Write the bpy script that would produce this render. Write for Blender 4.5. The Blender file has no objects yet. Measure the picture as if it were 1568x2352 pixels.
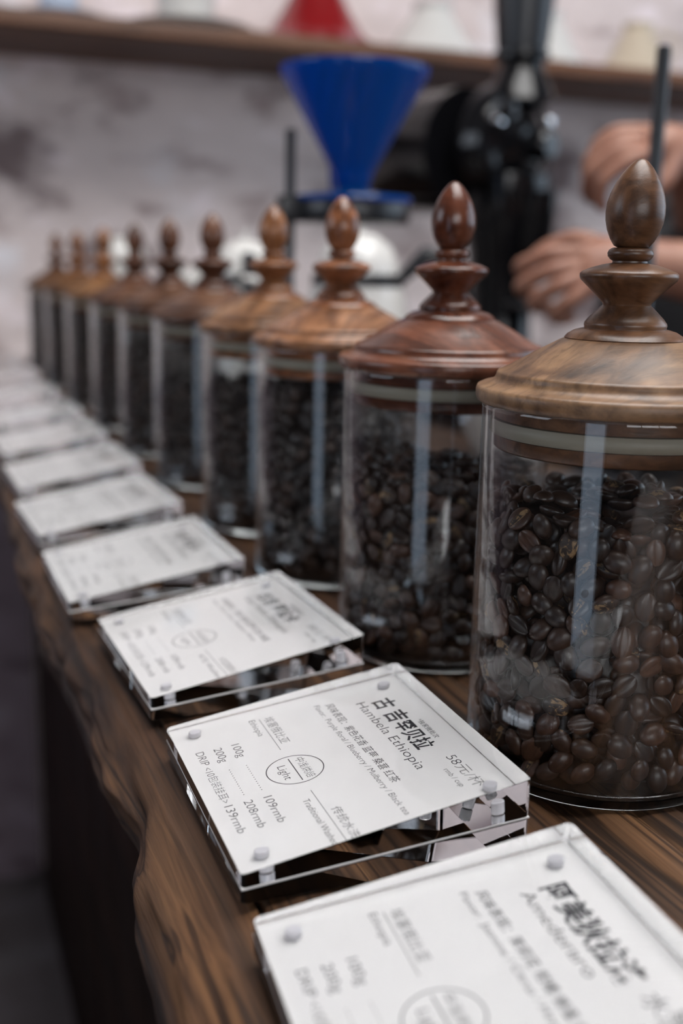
import bpy, bmesh, math, random
import numpy as np
from mathutils import Vector, Matrix, Euler

SC = bpy.context.scene
C = SC.collection
RNG = np.random.default_rng(7)
random.seed(7)
PI = math.pi

# ------------------------------------------------------------------ camera
CAM_POS = Vector((-0.1476, -0.3492, 0.2053))
YAW, PITCH, ROLL, FPX = 0.3725, 0.2183, 0.0217, 2574.8
cd = bpy.data.cameras.new('camera')
cam = bpy.data.objects.new('camera', cd)
C.objects.link(cam)
_fw = Vector((math.sin(YAW) * math.cos(PITCH), math.cos(YAW) * math.cos(PITCH), -math.sin(PITCH)))
_r0 = Vector((math.cos(YAW), -math.sin(YAW), 0))
_u0 = _r0.cross(_fw)
_r = math.cos(ROLL) * _r0 + math.sin(ROLL) * _u0
_u = -math.sin(ROLL) * _r0 + math.cos(ROLL) * _u0
cam.matrix_world = Matrix(((_r.x, _u.x, -_fw.x, CAM_POS.x), (_r.y, _u.y, -_fw.y, CAM_POS.y),
                           (_r.z, _u.z, -_fw.z, CAM_POS.z), (0, 0, 0, 1)))
cd.sensor_fit = 'VERTICAL'
cd.sensor_height = 23.6
cd.sensor_width = 15.73
cd.lens = FPX / 2352 * 23.6
cd.clip_start = 0.02
cd.clip_end = 50
cd.dof.use_dof = True
cd.dof.focus_distance = 0.432
cd.dof.aperture_fstop = 3.3
cd.dof.aperture_blades = 0
SC.camera = cam

# ------------------------------------------------------------------ world, lights, exposure
w = bpy.data.worlds.new('world')
SC.world = w
w.use_nodes = True
w.node_tree.nodes['Background'].inputs[0].default_value = (0.62, 0.78, 1.0, 1)
w.node_tree.nodes['Background'].inputs[1].default_value = 1.0

def area_light(name, loc, rot, sx, sy, power, col):
    l = bpy.data.lights.new(name, 'AREA')
    l.shape = 'RECTANGLE'
    l.size, l.size_y = sx, sy
    l.energy = power
    l.color = col
    o = bpy.data.objects.new(name, l)
    o.location = loc
    o.rotation_euler = rot
    C.objects.link(o)
    return o

# daylight by side window, door and front window; skylight and left window are added
area_light('added_overhead_light', (0.60, 0.05, 2.44), (0, 0, 0), 1.88, 1.88, 108, (1.0, 0.97, 0.935))  # unseen overhead light, added to brighten the cards
area_light('window_daylight_side', (3.17, -0.4, 0.95), (0, PI / 2, 0), 1.7, 3.4, 34, (0.72, 0.86, 1.0))
area_light('door_daylight_street', (-2.57, -2.15, 0.05), (0, -PI / 2, 0), 2.3, 1.3, 3.4, (0.66, 0.80, 1.0))
area_light('window_daylight_front', (-0.40, -3.02, 0.85), (PI / 2, 0, 0), 2.2, 1.1, 34, (1.0, 0.97, 0.95))
area_light('added_left_light', (-2.57, 0.9, 1.05), (0, -PI / 2, 0), 1.1, 1.5, 13, (0.88, 0.92, 1.0))  # added light, lifts the left part of the back wall

SC.view_settings.view_transform = 'Standard'
SC.view_settings.look = 'None'
SC.view_settings.gamma = 1
SC.view_settings.use_curve_mapping = False
SC.view_settings.exposure = -0.17
SC.cycles.max_bounces = 10
SC.cycles.transmission_bounces = 10
SC.cycles.glossy_bounces = 4
SC.cycles.diffuse_bounces = 3
SC.cycles.adaptive_threshold = 0.1
SC.cycles.transparent_max_bounces = 32
SC.cycles.blur_glossy = 0.5

# ------------------------------------------------------------------ material helpers
def new_mat(name):
    m = bpy.data.materials.new(name)
    m.use_nodes = True
    nt = m.node_tree
    nt.nodes.clear()
    out = nt.nodes.new('ShaderNodeOutputMaterial')
    return m, nt, out

def N(nt, t, **kw):
    n = nt.nodes.new(t)
    for k, v in kw.items():
        if isinstance(k, str) and k.startswith('i_'):
            n.inputs[k[2:].replace('_', ' ')].default_value = v
        else:
            setattr(n, k, v)
    return n

def L(nt, a, b):
    nt.links.new(a, b)

def ramp(nt, stops, fac=None, interp='LINEAR'):
    r = nt.nodes.new('ShaderNodeValToRGB')
    r.color_ramp.interpolation = interp
    e = r.color_ramp.elements
    while len(e) < len(stops):
        e.new(0.5)
    for i, (p, c) in enumerate(stops):
        e[i].position = p
        e[i].color = (*c, 1) if len(c) == 3 else c
    if fac is not None:
        nt.links.new(fac, r.inputs[0])
    return r

def principled(name, col, rough=0.5, metal=0.0, spec=0.5, coat=0.0, trans=0.0, ior=1.5, bump=None):
    m, nt, out = new_mat(name)
    b = nt.nodes.new('ShaderNodeBsdfPrincipled')
    b.inputs['Base Color'].default_value = (*col, 1)
    b.inputs['Roughness'].default_value = rough
    b.inputs['Metallic'].default_value = metal
    b.inputs['Specular IOR Level'].default_value = spec
    b.inputs['Coat Weight'].default_value = coat
    b.inputs['Transmission Weight'].default_value = trans
    b.inputs['IOR'].default_value = ior
    if bump:
        tc = nt.nodes.new('ShaderNodeTexCoord')
        no = N(nt, 'ShaderNodeTexNoise')
        no.inputs['Scale'].default_value = bump[0]
        no.inputs['Detail'].default_value = 5
        L(nt, tc.outputs['Object'], no.inputs['Vector'])
        bp = N(nt, 'ShaderNodeBump')
        bp.inputs['Strength'].default_value = bump[1]
        bp.inputs['Distance'].default_value = bump[2]
        L(nt, no.outputs[0], bp.inputs['Height'])
        L(nt, bp.outputs[0], b.inputs['Normal'])
    L(nt, b.outputs[0], out.inputs[0])
    return m

def mapped(nt, scale, coord='Object', rot=(0, 0, 0), loc=(0, 0, 0)):
    tc = nt.nodes.new('ShaderNodeTexCoord')
    mp = nt.nodes.new('ShaderNodeMapping')
    mp.inputs['Scale'].default_value = scale
    mp.inputs['Rotation'].default_value = rot
    mp.inputs['Location'].default_value = loc
    L(nt, tc.outputs[coord], mp.inputs['Vector'])
    return mp.outputs[0]

def noise(nt, vec, scale, detail=4, rough=0.55, dist=0.0):
    n = nt.nodes.new('ShaderNodeTexNoise')
    n.inputs['Scale'].default_value = scale
    n.inputs['Detail'].default_value = detail
    n.inputs['Roughness'].default_value = rough
    n.inputs['Distortion'].default_value = dist
    L(nt, vec, n.inputs['Vector'])
    return n.outputs[0]

def lid_wood(name, dark, mid, light, rough, seed, rot=0.0):
    m, nt, out = new_mat(name)
    v = mapped(nt, (1, 1, 1), rot=(0.5, 0.25, rot), loc=(seed * 1.7, seed * 0.9, seed * 0.31))
    v2 = mapped(nt, (3.0, 34.0, 34.0), rot=(0.5, 0.25, rot), loc=(seed, seed * 2, 0))
    v3 = mapped(nt, (2.0, 11.0, 11.0), rot=(0.5, 0.25, rot), loc=(seed * 3, seed, 0))
    streak = noise(nt, v3, 6.0, 4, 0.6, 1.4)
    big = noise(nt, v, 24, 3, 0.5, 1.2)
    grain = noise(nt, v2, 5.0, 6, 0.65, 0.6)
    r1 = ramp(nt, [(0.25, dark), (0.5, mid), (0.78, light)], big)
    r2 = ramp(nt, [(0.30, (0.40, 0.36, 0.33)), (0.5, (0.85, 0.84, 0.83)), (0.75, (1.12, 1.1, 1.08))], grain)
    mx = N(nt, 'ShaderNodeMix', data_type='RGBA', blend_type='MULTIPLY')
    mx.inputs[0].default_value = 0.9
    rs = ramp(nt, [(0.36, (0.42, 0.38, 0.35)), (0.50, (0.92, 0.9, 0.88)), (0.68, (1.2, 1.18, 1.15))], streak)
    ms = N(nt, 'ShaderNodeMix', data_type='RGBA', blend_type='MULTIPLY')
    ms.inputs[0].default_value = 0.75
    L(nt, r1.outputs[0], ms.inputs[6]); L(nt, rs.outputs[0], ms.inputs[7])
    L(nt, ms.outputs[2], mx.inputs[6])
    L(nt, r2.outputs[0], mx.inputs[7])
    b = nt.nodes.new('ShaderNodeBsdfPrincipled')
    L(nt, mx.outputs[2], b.inputs['Base Color'])
    b.inputs['Roughness'].default_value = rough
    b.inputs['Specular IOR Level'].default_value = 0.5
    bp = N(nt, 'ShaderNodeBump')
    bp.inputs['Strength'].default_value = 0.25
    bp.inputs['Distance'].default_value = 0.0006
    L(nt, grain, bp.inputs['Height'])
    L(nt, bp.outputs[0], b.inputs['Normal'])
    L(nt, b.outputs[0], out.inputs[0])
    return m

def counter_wood(name, stops, scale=1.0, bump=0.5, spec=0.35):
    m, nt, out = new_mat(name)
    v = mapped(nt, (52 * scale, 2.2 * scale, 40 * scale))
    vb = mapped(nt, (14 * scale, 2.4 * scale, 14 * scale), loc=(3, 1, 2))
    vf = mapped(nt, (330 * scale, 11 * scale, 200 * scale))
    g = noise(nt, v, 1.0, 6, 0.62, 0.9)
    bg = noise(nt, vb, 1.0, 4, 0.55, 0.7)
    fine = noise(nt, vf, 1.0, 4, 0.6, 0.4)
    r = ramp(nt, stops, g)
    r2 = ramp(nt, [(0.30, (0.42, 0.36, 0.33)), (0.55, (0.95, 0.93, 0.9)), (0.75, (1.45, 1.3, 1.1))], bg)
    r3 = ramp(nt, [(0.3, (0.55, 0.55, 0.55)), (0.55, (1, 1, 1)), (0.8, (1.2, 1.18, 1.15))], fine)
    m1 = N(nt, 'ShaderNodeMix', data_type='RGBA', blend_type='MULTIPLY')
    m1.inputs[0].default_value = 1
    L(nt, r.outputs[0], m1.inputs[6]); L(nt, r2.outputs[0], m1.inputs[7])
    m2 = N(nt, 'ShaderNodeMix', data_type='RGBA', blend_type='MULTIPLY')
    m2.inputs[0].default_value = 1
    L(nt, m1.outputs[2], m2.inputs[6]); L(nt, r3.outputs[0], m2.inputs[7])
    # old dark cracks running with the grain
    vc = mapped(nt, (60 * scale, 1.5 * scale, 45 * scale), loc=(7, 3, 1))
    cn = noise(nt, vc, 1.0, 3, 0.5, 0.5)
    rc = ramp(nt, [(0.470, (1, 1, 1)), (0.492, (0.14, 0.12, 0.11)), (0.508, (0.14, 0.12, 0.11)), (0.530, (1, 1, 1))], cn)
    m3 = N(nt, 'ShaderNodeMix', data_type='RGBA', blend_type='MULTIPLY')
    m3.inputs[0].default_value = 0.8
    L(nt, m2.outputs[2], m3.inputs[6]); L(nt, rc.outputs[0], m3.inputs[7])
    b = nt.nodes.new('ShaderNodeBsdfPrincipled')
    L(nt, m3.outputs[2], b.inputs['Base Color'])
    b.inputs['Roughness'].default_value = 0.52
    b.inputs['Specular IOR Level'].default_value = spec
    ad = N(nt, 'ShaderNodeMath', operation='MULTIPLY_ADD')
    L(nt, fine, ad.inputs[0]); ad.inputs[1].default_value = 0.45; L(nt, g, ad.inputs[2])
    bp = N(nt, 'ShaderNodeBump')
    bp.inputs['Strength'].default_value = bump
    bp.inputs['Distance'].default_value = 0.002
    L(nt, ad.outputs[0], bp.inputs['Height'])
    L(nt, bp.outputs[0], b.inputs['Normal'])
    L(nt, b.outputs[0], out.inputs[0])
    return m

def wall_mat(name, base, dark, pale, seed=0.0):
    m, nt, out = new_mat(name)
    v = mapped(nt, (1, 1, 1.6), loc=(seed, seed, seed))
    a = noise(nt, v, 3.2, 5, 0.55, 0.15)
    bnz = noise(nt, mapped(nt, (1, 1, 1.9), loc=(4.1 + seed, 2, 1.3)), 7.5, 4, 0.55, 0.1)
    f = noise(nt, v, 46, 5, 0.6, 0.2)
    r1 = ramp(nt, [(0.34, dark), (0.44, base), (0.58, base), (0.70, pale)], a)
    r2 = ramp(nt, [(0.30, (0.50, 0.45, 0.45)), (0.44, (0.95, 0.95, 0.95)), (0.58, (1, 1, 1)), (0.70, (1.18, 1.2, 1.26))], bnz)
    mx = N(nt, 'ShaderNodeMix', data_type='RGBA', blend_type='MULTIPLY')
    mx.inputs[0].default_value = 1
    L(nt, r1.outputs[0], mx.inputs[6]); L(nt, r2.outputs[0], mx.inputs[7])
    b = nt.nodes.new('ShaderNodeBsdfPrincipled')
    L(nt, mx.outputs[2], b.inputs['Base Color'])
    b.inputs['Roughness'].default_value = 0.85
    b.inputs['Specular IOR Level'].default_value = 0.2
    bp = N(nt, 'ShaderNodeBump')
    bp.inputs['Strength'].default_value = 0.6
    bp.inputs['Distance'].default_value = 0.008
    ad = N(nt, 'ShaderNodeMath', operation='MULTIPLY_ADD')
    L(nt, f, ad.inputs[0]); ad.inputs[1].default_value = 0.4; L(nt, bnz, ad.inputs[2])
    L(nt, ad.outputs[0], bp.inputs['Height'])
    L(nt, bp.outputs[0], b.inputs['Normal'])
    L(nt, b.outputs[0], out.inputs[0])
    return m

def thin_glass(name, tint=(0.985, 0.992, 0.995), rough=0.0):
    """clear thin-walled glass: straight transmission plus Fresnel (Schlick) reflection"""
    m, nt, out = new_mat(name)
    lw = N(nt, 'ShaderNodeLayerWeight')
    lw.inputs['Blend'].default_value = 0.5
    pw = N(nt, 'ShaderNodeMath', operation='POWER')
    L(nt, lw.outputs['Facing'], pw.inputs[0]); pw.inputs[1].default_value = 5.0
    ma = N(nt, 'ShaderNodeMath', operation='MULTIPLY_ADD')
    L(nt, pw.outputs[0], ma.inputs[0]); ma.inputs[1].default_value = 0.95; ma.inputs[2].default_value = 0.045
    t = N(nt, 'ShaderNodeBsdfTransparent'); t.inputs[0].default_value = (*tint, 1)
    g = N(nt, 'ShaderNodeBsdfGlossy'); g.inputs['Roughness'].default_value = rough
    g.inputs[0].default_value = (1, 1, 1, 1)
    mx = N(nt, 'ShaderNodeMixShader')
    L(nt, ma.outputs[0], mx.inputs[0]); L(nt, t.outputs[0], mx.inputs[1]); L(nt, g.outputs[0], mx.inputs[2])
    L(nt, mx.outputs[0], out.inputs[0])
    return m

def bean_mat(name, dark, mid, light, rough=0.42):
    m, nt, out = new_mat(name)
    geo = N(nt, 'ShaderNodeNewGeometry')
    oi = N(nt, 'ShaderNodeObjectInfo')
    ad = N(nt, 'ShaderNodeMath', operation='ADD')
    L(nt, geo.outputs['Random Per Island'], ad.inputs[0]); L(nt, oi.outputs['Random'], ad.inputs[1])
    fr = N(nt, 'ShaderNodeMath', operation='FRACT'); L(nt, ad.outputs[0], fr.inputs[0])
    r = ramp(nt, [(0.0, dark), (0.6, mid), (1.0, light)], fr.outputs[0])
    v = mapped(nt, (1, 1, 1))
    n1 = noise(nt, v, 420, 4, 0.6)
    r2 = ramp(nt, [(0.3, (0.7, 0.7, 0.7)), (0.7, (1.15, 1.12, 1.1))], n1)
    mx = N(nt, 'ShaderNodeMix', data_type='RGBA', blend_type='MULTIPLY'); mx.inputs[0].default_value = 1
    L(nt, r.outputs[0], mx.inputs[6]); L(nt, r2.outputs[0], mx.inputs[7])
    b = nt.nodes.new('ShaderNodeBsdfPrincipled')
    L(nt, mx.outputs[2], b.inputs['Base Color'])
    b.inputs['Roughness'].default_value = rough
    bp = N(nt, 'ShaderNodeBump'); bp.inputs['Strength'].default_value = 0.3; bp.inputs['Distance'].default_value = 0.0004
    L(nt, n1, bp.inputs['Height']); L(nt, bp.outputs[0], b.inputs['Normal'])
    L(nt, b.outputs[0], out.inputs[0])
    return m

def skin_mat():
    m, nt, out = new_mat('skin')
    v = mapped(nt, (1, 1, 1))
    n1 = noise(nt, v, 30, 4, 0.5)
    r = ramp(nt, [(0.3, (0.255, 0.112, 0.074)), (0.7, (0.335, 0.165, 0.112))], n1)
    b = nt.nodes.new('ShaderNodeBsdfPrincipled')
    L(nt, r.outputs[0], b.inputs['Base Color'])
    b.inputs['Roughness'].default_value = 0.5
    b.inputs['Subsurface Weight'].default_value = 0.1
    b.inputs['Subsurface Radius'].default_value = (0.01, 0.004, 0.002)
    L(nt, b.outputs[0], out.inputs[0])
    return m

M = {}
M['acrylic'] = principled('clear_acrylic', (0.985, 0.99, 1.0), 0.0, trans=1.0, ior=1.49)
M['acrylic_film'] = principled('acrylic_on_film', (0.985, 0.99, 1.0), 0.0, trans=1.0, ior=1.24)
M['card'] = principled('white_card', (0.84, 0.828, 0.815), 0.75, spec=0.2)
M['ink'] = principled('black_ink', (0.035, 0.035, 0.042), 0.6, spec=0.2)
M['magnet'] = principled('nickel_magnet', (0.80, 0.79, 0.83), 0.35, metal=0.2)
M['glass'] = thin_glass('jar_glass')
M['glass_base'] = principled('jar_base_glass', (0.62, 0.65, 0.65), 0.10, trans=1.0, ior=1.47)
M['gasket'] = principled('silicone', (0.26, 0.23, 0.175), 0.5)
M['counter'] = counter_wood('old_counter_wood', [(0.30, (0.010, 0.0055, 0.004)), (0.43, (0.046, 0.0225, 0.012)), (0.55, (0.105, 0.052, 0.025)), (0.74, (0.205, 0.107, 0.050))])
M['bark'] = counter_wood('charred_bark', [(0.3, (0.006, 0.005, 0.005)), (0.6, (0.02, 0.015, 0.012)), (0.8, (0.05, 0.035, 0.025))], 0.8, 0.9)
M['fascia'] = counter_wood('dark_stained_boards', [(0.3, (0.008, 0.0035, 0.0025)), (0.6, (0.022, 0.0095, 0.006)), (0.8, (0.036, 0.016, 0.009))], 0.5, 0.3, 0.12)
M['shelf'] = counter_wood('shelf_wood', [(0.3, (0.065, 0.027, 0.013)), (0.5, (0.18, 0.078, 0.038)), (0.75, (0.30, 0.14, 0.072))], 0.5, 0.3)
M['wall'] = wall_mat('old_whitewashed_plaster', (0.80, 0.69, 0.67), (0.26, 0.20, 0.20), (0.90, 0.86, 0.89))
M['wall_plain'] = principled('grey_plaster', (0.42, 0.39, 0.38), 0.9, bump=(30, 0.4, 0.004))
M['lower_wall_shade'] = wall_mat('shade_darkened_lower_wall', (0.22, 0.17, 0.195), (0.12, 0.092, 0.105), (0.29, 0.24, 0.27), 2.0)  # lower back wall, shade below the counter put into its colour
M['wall_dark'] = principled('dark_brown_panelling', (0.040, 0.031, 0.028), 0.7, bump=(25, 0.4, 0.004))
M['ceiling'] = principled('pale_ceiling', (0.30, 0.28, 0.27), 0.9, bump=(20, 0.3, 0.004))
M['floor'] = wall_mat('worn_concrete', (0.12, 0.103, 0.105), (0.07, 0.06, 0.06), (0.16, 0.147, 0.15), 5.0)
M['frame'] = principled('dark_window_frame', (0.03, 0.028, 0.027), 0.4, bump=(60, 0.2, 0.001))
M['blackmetal'] = principled('black_powder_coat', (0.012, 0.013, 0.016), 0.32, bump=(300, 0.1, 0.0005))
M['blackgloss'] = principled('black_gloss_paint', (0.004, 0.004, 0.005), 0.13, spec=0.4, bump=(200, 0.05, 0.0005))
M['steel'] = principled('brushed_steel', (0.6, 0.6, 0.62), 0.25, metal=1.0, bump=(200, 0.05, 0.0005))
M['white'] = principled('white_glaze', (0.66, 0.645, 0.62), 0.22, coat=0.3, bump=(20, 0.05, 0.001))
M['cream'] = principled('cream_glaze', (0.58, 0.49, 0.38), 0.3, coat=0.2, bump=(20, 0.05, 0.001))
M['red'] = principled('red_glaze', (0.22, 0.005, 0.007), 0.2, coat=0.4, bump=(20, 0.05, 0.001))
M['palegreyblue'] = principled('pale_blue_glaze', (0.50, 0.56, 0.66), 0.3, bump=(20, 0.05, 0.001))
M['skin'] = skin_mat()
M['nail'] = principled('nail', (0.72, 0.47, 0.40), 0.3)
M['cloth'] = principled('black_cotton', (0.010, 0.010, 0.012), 0.85, bump=(600, 0.4, 0.0008))
M['denim'] = principled('dark_denim', (0.02, 0.025, 0.04), 0.85, bump=(600, 0.4, 0.0008))
M['hair'] = principled('black_hair', (0.012, 0.010, 0.009), 0.45, bump=(300, 0.6, 0.002))
M['eye'] = principled('eye', (0.55, 0.53, 0.50), 0.2)
M['shoe'] = principled('shoe_leather', (0.02, 0.018, 0.017), 0.4)
M['lip'] = principled('lip', (0.40, 0.14, 0.12), 0.45)
def chaff_mat():
    m, nt, out = new_mat('bean_with_tan_chaff')
    v = mapped(nt, (1, 1, 1))
    n1 = noise(nt, v, 260, 4, 0.65, 1.0)
    r = ramp(nt, [(0.50, (0.030, 0.018, 0.013)), (0.535, (0.21, 0.125, 0.058)), (0.75, (0.30, 0.19, 0.095))], n1)
    b = nt.nodes.new('ShaderNodeBsdfPrincipled')
    L(nt, r.outputs[0], b.inputs['Base Color'])
    b.inputs['Roughness'].default_value = 0.55
    bp = N(nt, 'ShaderNodeBump'); bp.inputs['Strength'].default_value = 0.4; bp.inputs['Distance'].default_value = 0.0004
    L(nt, n1, bp.inputs['Height']); L(nt, bp.outputs[0], b.inputs['Normal'])
    L(nt, b.outputs[0], out.inputs[0])
    return m
M['chaff'] = chaff_mat()
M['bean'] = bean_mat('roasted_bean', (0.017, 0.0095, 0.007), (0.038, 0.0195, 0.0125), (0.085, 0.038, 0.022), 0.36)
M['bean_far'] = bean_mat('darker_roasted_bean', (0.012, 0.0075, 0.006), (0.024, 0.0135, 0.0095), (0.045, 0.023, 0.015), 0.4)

def blue_plastic():
    m, nt, out = new_mat('translucent_blue_plastic')
    b = nt.nodes.new('ShaderNodeBsdfPrincipled')
    b.inputs['Base Color'].default_value = (0.004, 0.095, 0.34, 1)
    b.inputs['Roughness'].default_value = 0.14
    b.inputs['Coat Weight'].default_value = 0.4
    tr = N(nt, 'ShaderNodeBsdfTranslucent'); tr.inputs[0].default_value = (0.008, 0.15, 0.52, 1)
    tp = N(nt, 'ShaderNodeBsdfTransparent'); tp.inputs[0].default_value = (0.03, 0.16, 0.60, 1)
    m1 = N(nt, 'ShaderNodeMixShader'); m1.inputs[0].default_value = 0.45
    L(nt, b.outputs[0], m1.inputs[1]); L(nt, tr.outputs[0], m1.inputs[2])
    m2 = N(nt, 'ShaderNodeMixShader'); m2.inputs[0].default_value = 0.22
    L(nt, m1.outputs[0], m2.inputs[1]); L(nt, tp.outputs[0], m2.inputs[2])
    L(nt, m2.outputs[0], out.inputs[0])
    return m
M['blue'] = blue_plastic()

# ------------------------------------------------------------------ mesh helpers
class MB:
    """collects vertices and faces of ONE part"""
    def __init__(s):
        s.v, s.f, s.m = [], [], []
    def add(s, vs, fs, mi=0):
        o = len(s.v)
        s.v += [tuple(map(float, q)) for q in vs]
        s.f += [tuple(i + o for i in q) for q in fs]
        s.m += [mi] * len(fs)
        return s
    def box(s, x0, x1, y0, y1, z0, z1, bev=0.0, mat=None):
        bm = bmesh.new()
        bmesh.ops.create_cube(bm, size=1)
        for q in bm.verts:
            q.co = Vector(((x0 + x1) / 2 + q.co.x * (x1 - x0), (y0 + y1) / 2 + q.co.y * (y1 - y0), (z0 + z1) / 2 + q.co.z * (z1 - z0)))
        if bev:
            bmesh.ops.bevel(bm, geom=bm.edges[:], offset=bev, segments=2, affect='EDGES', profile=0.6)
        if mat is not None:
            bmesh.ops.transform(bm, matrix=mat, verts=bm.verts)
        bm.verts.index_update()
        s.add([q.co for q in bm.verts], [[q.index for q in f.verts] for f in bm.faces])
        bm.free()
        return s
    def lathe(s, prof, seg=48, mat=None, cx=0, cy=0, cap=True, mi=0):
        """prof: list of (r, z) ; closed by caps where r is 0 or by fans"""
        vs, fs = [], []
        n = len(prof)
        for r, z in prof:
            for k in range(seg):
                a = 2 * PI * k / seg
                vs.append(Vector((cx + r * math.cos(a), cy + r * math.sin(a), z)))
        for i in range(n - 1):
            for k in range(seg):
                k2 = (k + 1) % seg
                fs.append((i * seg + k, i * seg + k2, (i + 1) * seg + k2, (i + 1) * seg + k))
        if cap:
            fs.append(tuple(reversed(range(seg))))
            fs.append(tuple((n - 1) * seg + k for k in range(seg)))
        if mat is not None:
            vs = [mat @ q for q in vs]
        return s.add(vs, fs, mi)
    def lathe_closed(s, prof, seg=48, mat=None, mi=0):
        """closed loop profile (a ring or a shell)"""
        vs, fs = [], []
        n = len(prof)
        for r, z in prof:
            for k in range(seg):
                a = 2 * PI * k / seg
                vs.append(Vector((r * math.cos(a), r * math.sin(a), z)))
        for i in range(n):
            j = (i + 1) % n
            for k in range(seg):
                k2 = (k + 1) % seg
                fs.append((i * seg + k, i * seg + k2, j * seg + k2, j * seg + k))
        if mat is not None:
            vs = [mat @ q for q in vs]
        return s.add(vs, fs, mi)
    def tube(s, pts, rad, seg=12, closed=False, mi=0):
        pts = [Vector(q) for q in pts]
        n = len(pts)
        if not hasattr(rad, '__len__'):
            rad = [rad] * n
        vs, fs = [], []
        up = None
        for i in range(n):
            a = pts[(i - 1) % n] if (closed or i > 0) else pts[i]
            b = pts[(i + 1) % n] if (closed or i < n - 1) else pts[i]
            t = (b - a).normalized()
            if up is None:
                up = Vector((0, 0, 1)) if abs(t.z) < 0.9 else Vector((1, 0, 0))
            x = t.cross(up)
            if x.length < 1e-6:
                x = t.cross(Vector((0, 1, 0)))
            x.normalize()
            y = x.cross(t).normalized()
            up = y
            for k in range(seg):
                an = 2 * PI * k / seg
                vs.append(pts[i] + rad[i] * (math.cos(an) * x + math.sin(an) * y))
        for i in range(n if closed else n - 1):
            j = (i + 1) % n
            for k in range(seg):
                k2 = (k + 1) % seg
                fs.append((i * seg + k, j * seg + k, j * seg + k2, i * seg + k2))
        if not closed:
            fs.append(tuple(range(seg)))
            fs.append(tuple((n - 1) * seg + k for k in reversed(range(seg))))
        return s.add(vs, fs, mi)
    def mesh(s, name, mats, smooth=True, sharp=None):
        me = bpy.data.meshes.new(name)
        me.from_pydata(s.v, [], s.f)
        for m in (mats if isinstance(mats, (list, tuple)) else [mats]):
            me.materials.append(m)
        me.polygons.foreach_set('material_index', s.m)
        bm = bmesh.new(); bm.from_mesh(me)
        bmesh.ops.recalc_face_normals(bm, faces=bm.faces)
        bm.to_mesh(me); bm.free()
        if smooth:
            me.polygons.foreach_set('use_smooth', [True] * len(me.polygons))
            me.set_sharp_from_angle(angle=math.radians(sharp if sharp else 35))
        me.update()
        return me
    def build(s, name, mats, parent=None, smooth=True, sharp=None):
        return obj(name, s.mesh(name, mats, smooth, sharp), parent)

def obj(name, me, parent=None, loc=None):
    o = bpy.data.objects.new(name, me)
    C.objects.link(o)
    if parent is not None:
        o.parent = parent
    if loc is not None:
        o.location = loc
    return o

def tag(o, label=None, cat=None, group=None, kind=None):
    if label: o['label'] = label
    if cat: o['category'] = cat
    if group: o['group'] = group
    if kind: o['kind'] = kind
    return o

def thing(name, label, cat, loc=(0, 0, 0), rz=0.0, group=None):
    o = bpy.data.objects.new(name, None)
    o.empty_display_size = 0.02
    C.objects.link(o)
    o.location = loc
    o.rotation_euler = (0, 0, rz)
    return tag(o, label, cat, group)

def struct(name, mb, mat, smooth=False, parent=None):
    o = mb.build(name, mat, parent, smooth=smooth)
    if parent is None:
        o['kind'] = 'structure'
    return o

def vnoise(x, y, seed=0):
    """smooth 2-D value noise on numpy arrays, range 0..1"""
    rs = np.random.default_rng(seed)
    tab = rs.random((256, 256))
    xi, yi = np.floor(x).astype(int), np.floor(y).astype(int)
    fx, fy = x - xi, y - yi
    fx, fy = fx * fx * (3 - 2 * fx), fy * fy * (3 - 2 * fy)
    a = tab[xi % 256, yi % 256]; b = tab[(xi + 1) % 256, yi % 256]
    c = tab[xi % 256, (yi + 1) % 256]; d = tab[(xi + 1) % 256, (yi + 1) % 256]
    return (a * (1 - fx) + b * fx) * (1 - fy) + (c * (1 - fx) + d * fx) * fy

# ------------------------------------------------------------------ the room
FLOOR = -1.15
CEIL = 1.95
WY = 2.05          # face of the back wall
struct('floor', MB().box(-2.6, 3.4, -3.2, WY + .1, FLOOR - .1, FLOOR), M['floor'])
mb = MB()
mb.box(-2.6, -0.35, -3.2, WY + .1, CEIL, CEIL + .1).box(1.55, 3.4, -3.2, WY + .1, CEIL, CEIL + .1)
mb.box(-0.35, 1.55, -3.2, -0.90, CEIL, CEIL + .1).box(-0.35, 1.55, 1.00, WY + .1, CEIL, CEIL + .1)
struct('ceiling', mb, M['ceiling'])
w3 = struct('added_light_shaft', MB().box(-.37, -.35, -.92, 1.02, CEIL + .1, CEIL + .52).box(1.55, 1.57, -.92, 1.02, CEIL + .1, CEIL + .52).box(-.35, 1.55, -.92, -.90, CEIL + .1, CEIL + .52).box(-.35, 1.55, 1.00, 1.02, CEIL + .1, CEIL + .52), M['wall_plain'])  # unseen shaft, added to cut grazing light off the walls
w3 = MB().box(-.39, -.35, -.94, 1.04, CEIL - .03, CEIL, .004).box(1.55, 1.59, -.94, 1.04, CEIL - .03, CEIL, .004).box(-.35, 1.55, -.94, -.90, CEIL - .03, CEIL, .004).box(-.35, 1.55, 1.00, 1.04, CEIL - .03, CEIL, .004)
w3 = struct('added_skylight', w3, M['frame'])  # frame of the unseen skylight, added with the overhead light
for xx in (0.28, 0.92):
    MB().box(xx - .015, xx + .015, -.90, 1.00, CEIL - .03, CEIL, .004).build('mullion', M['frame'], w3, False)
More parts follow.
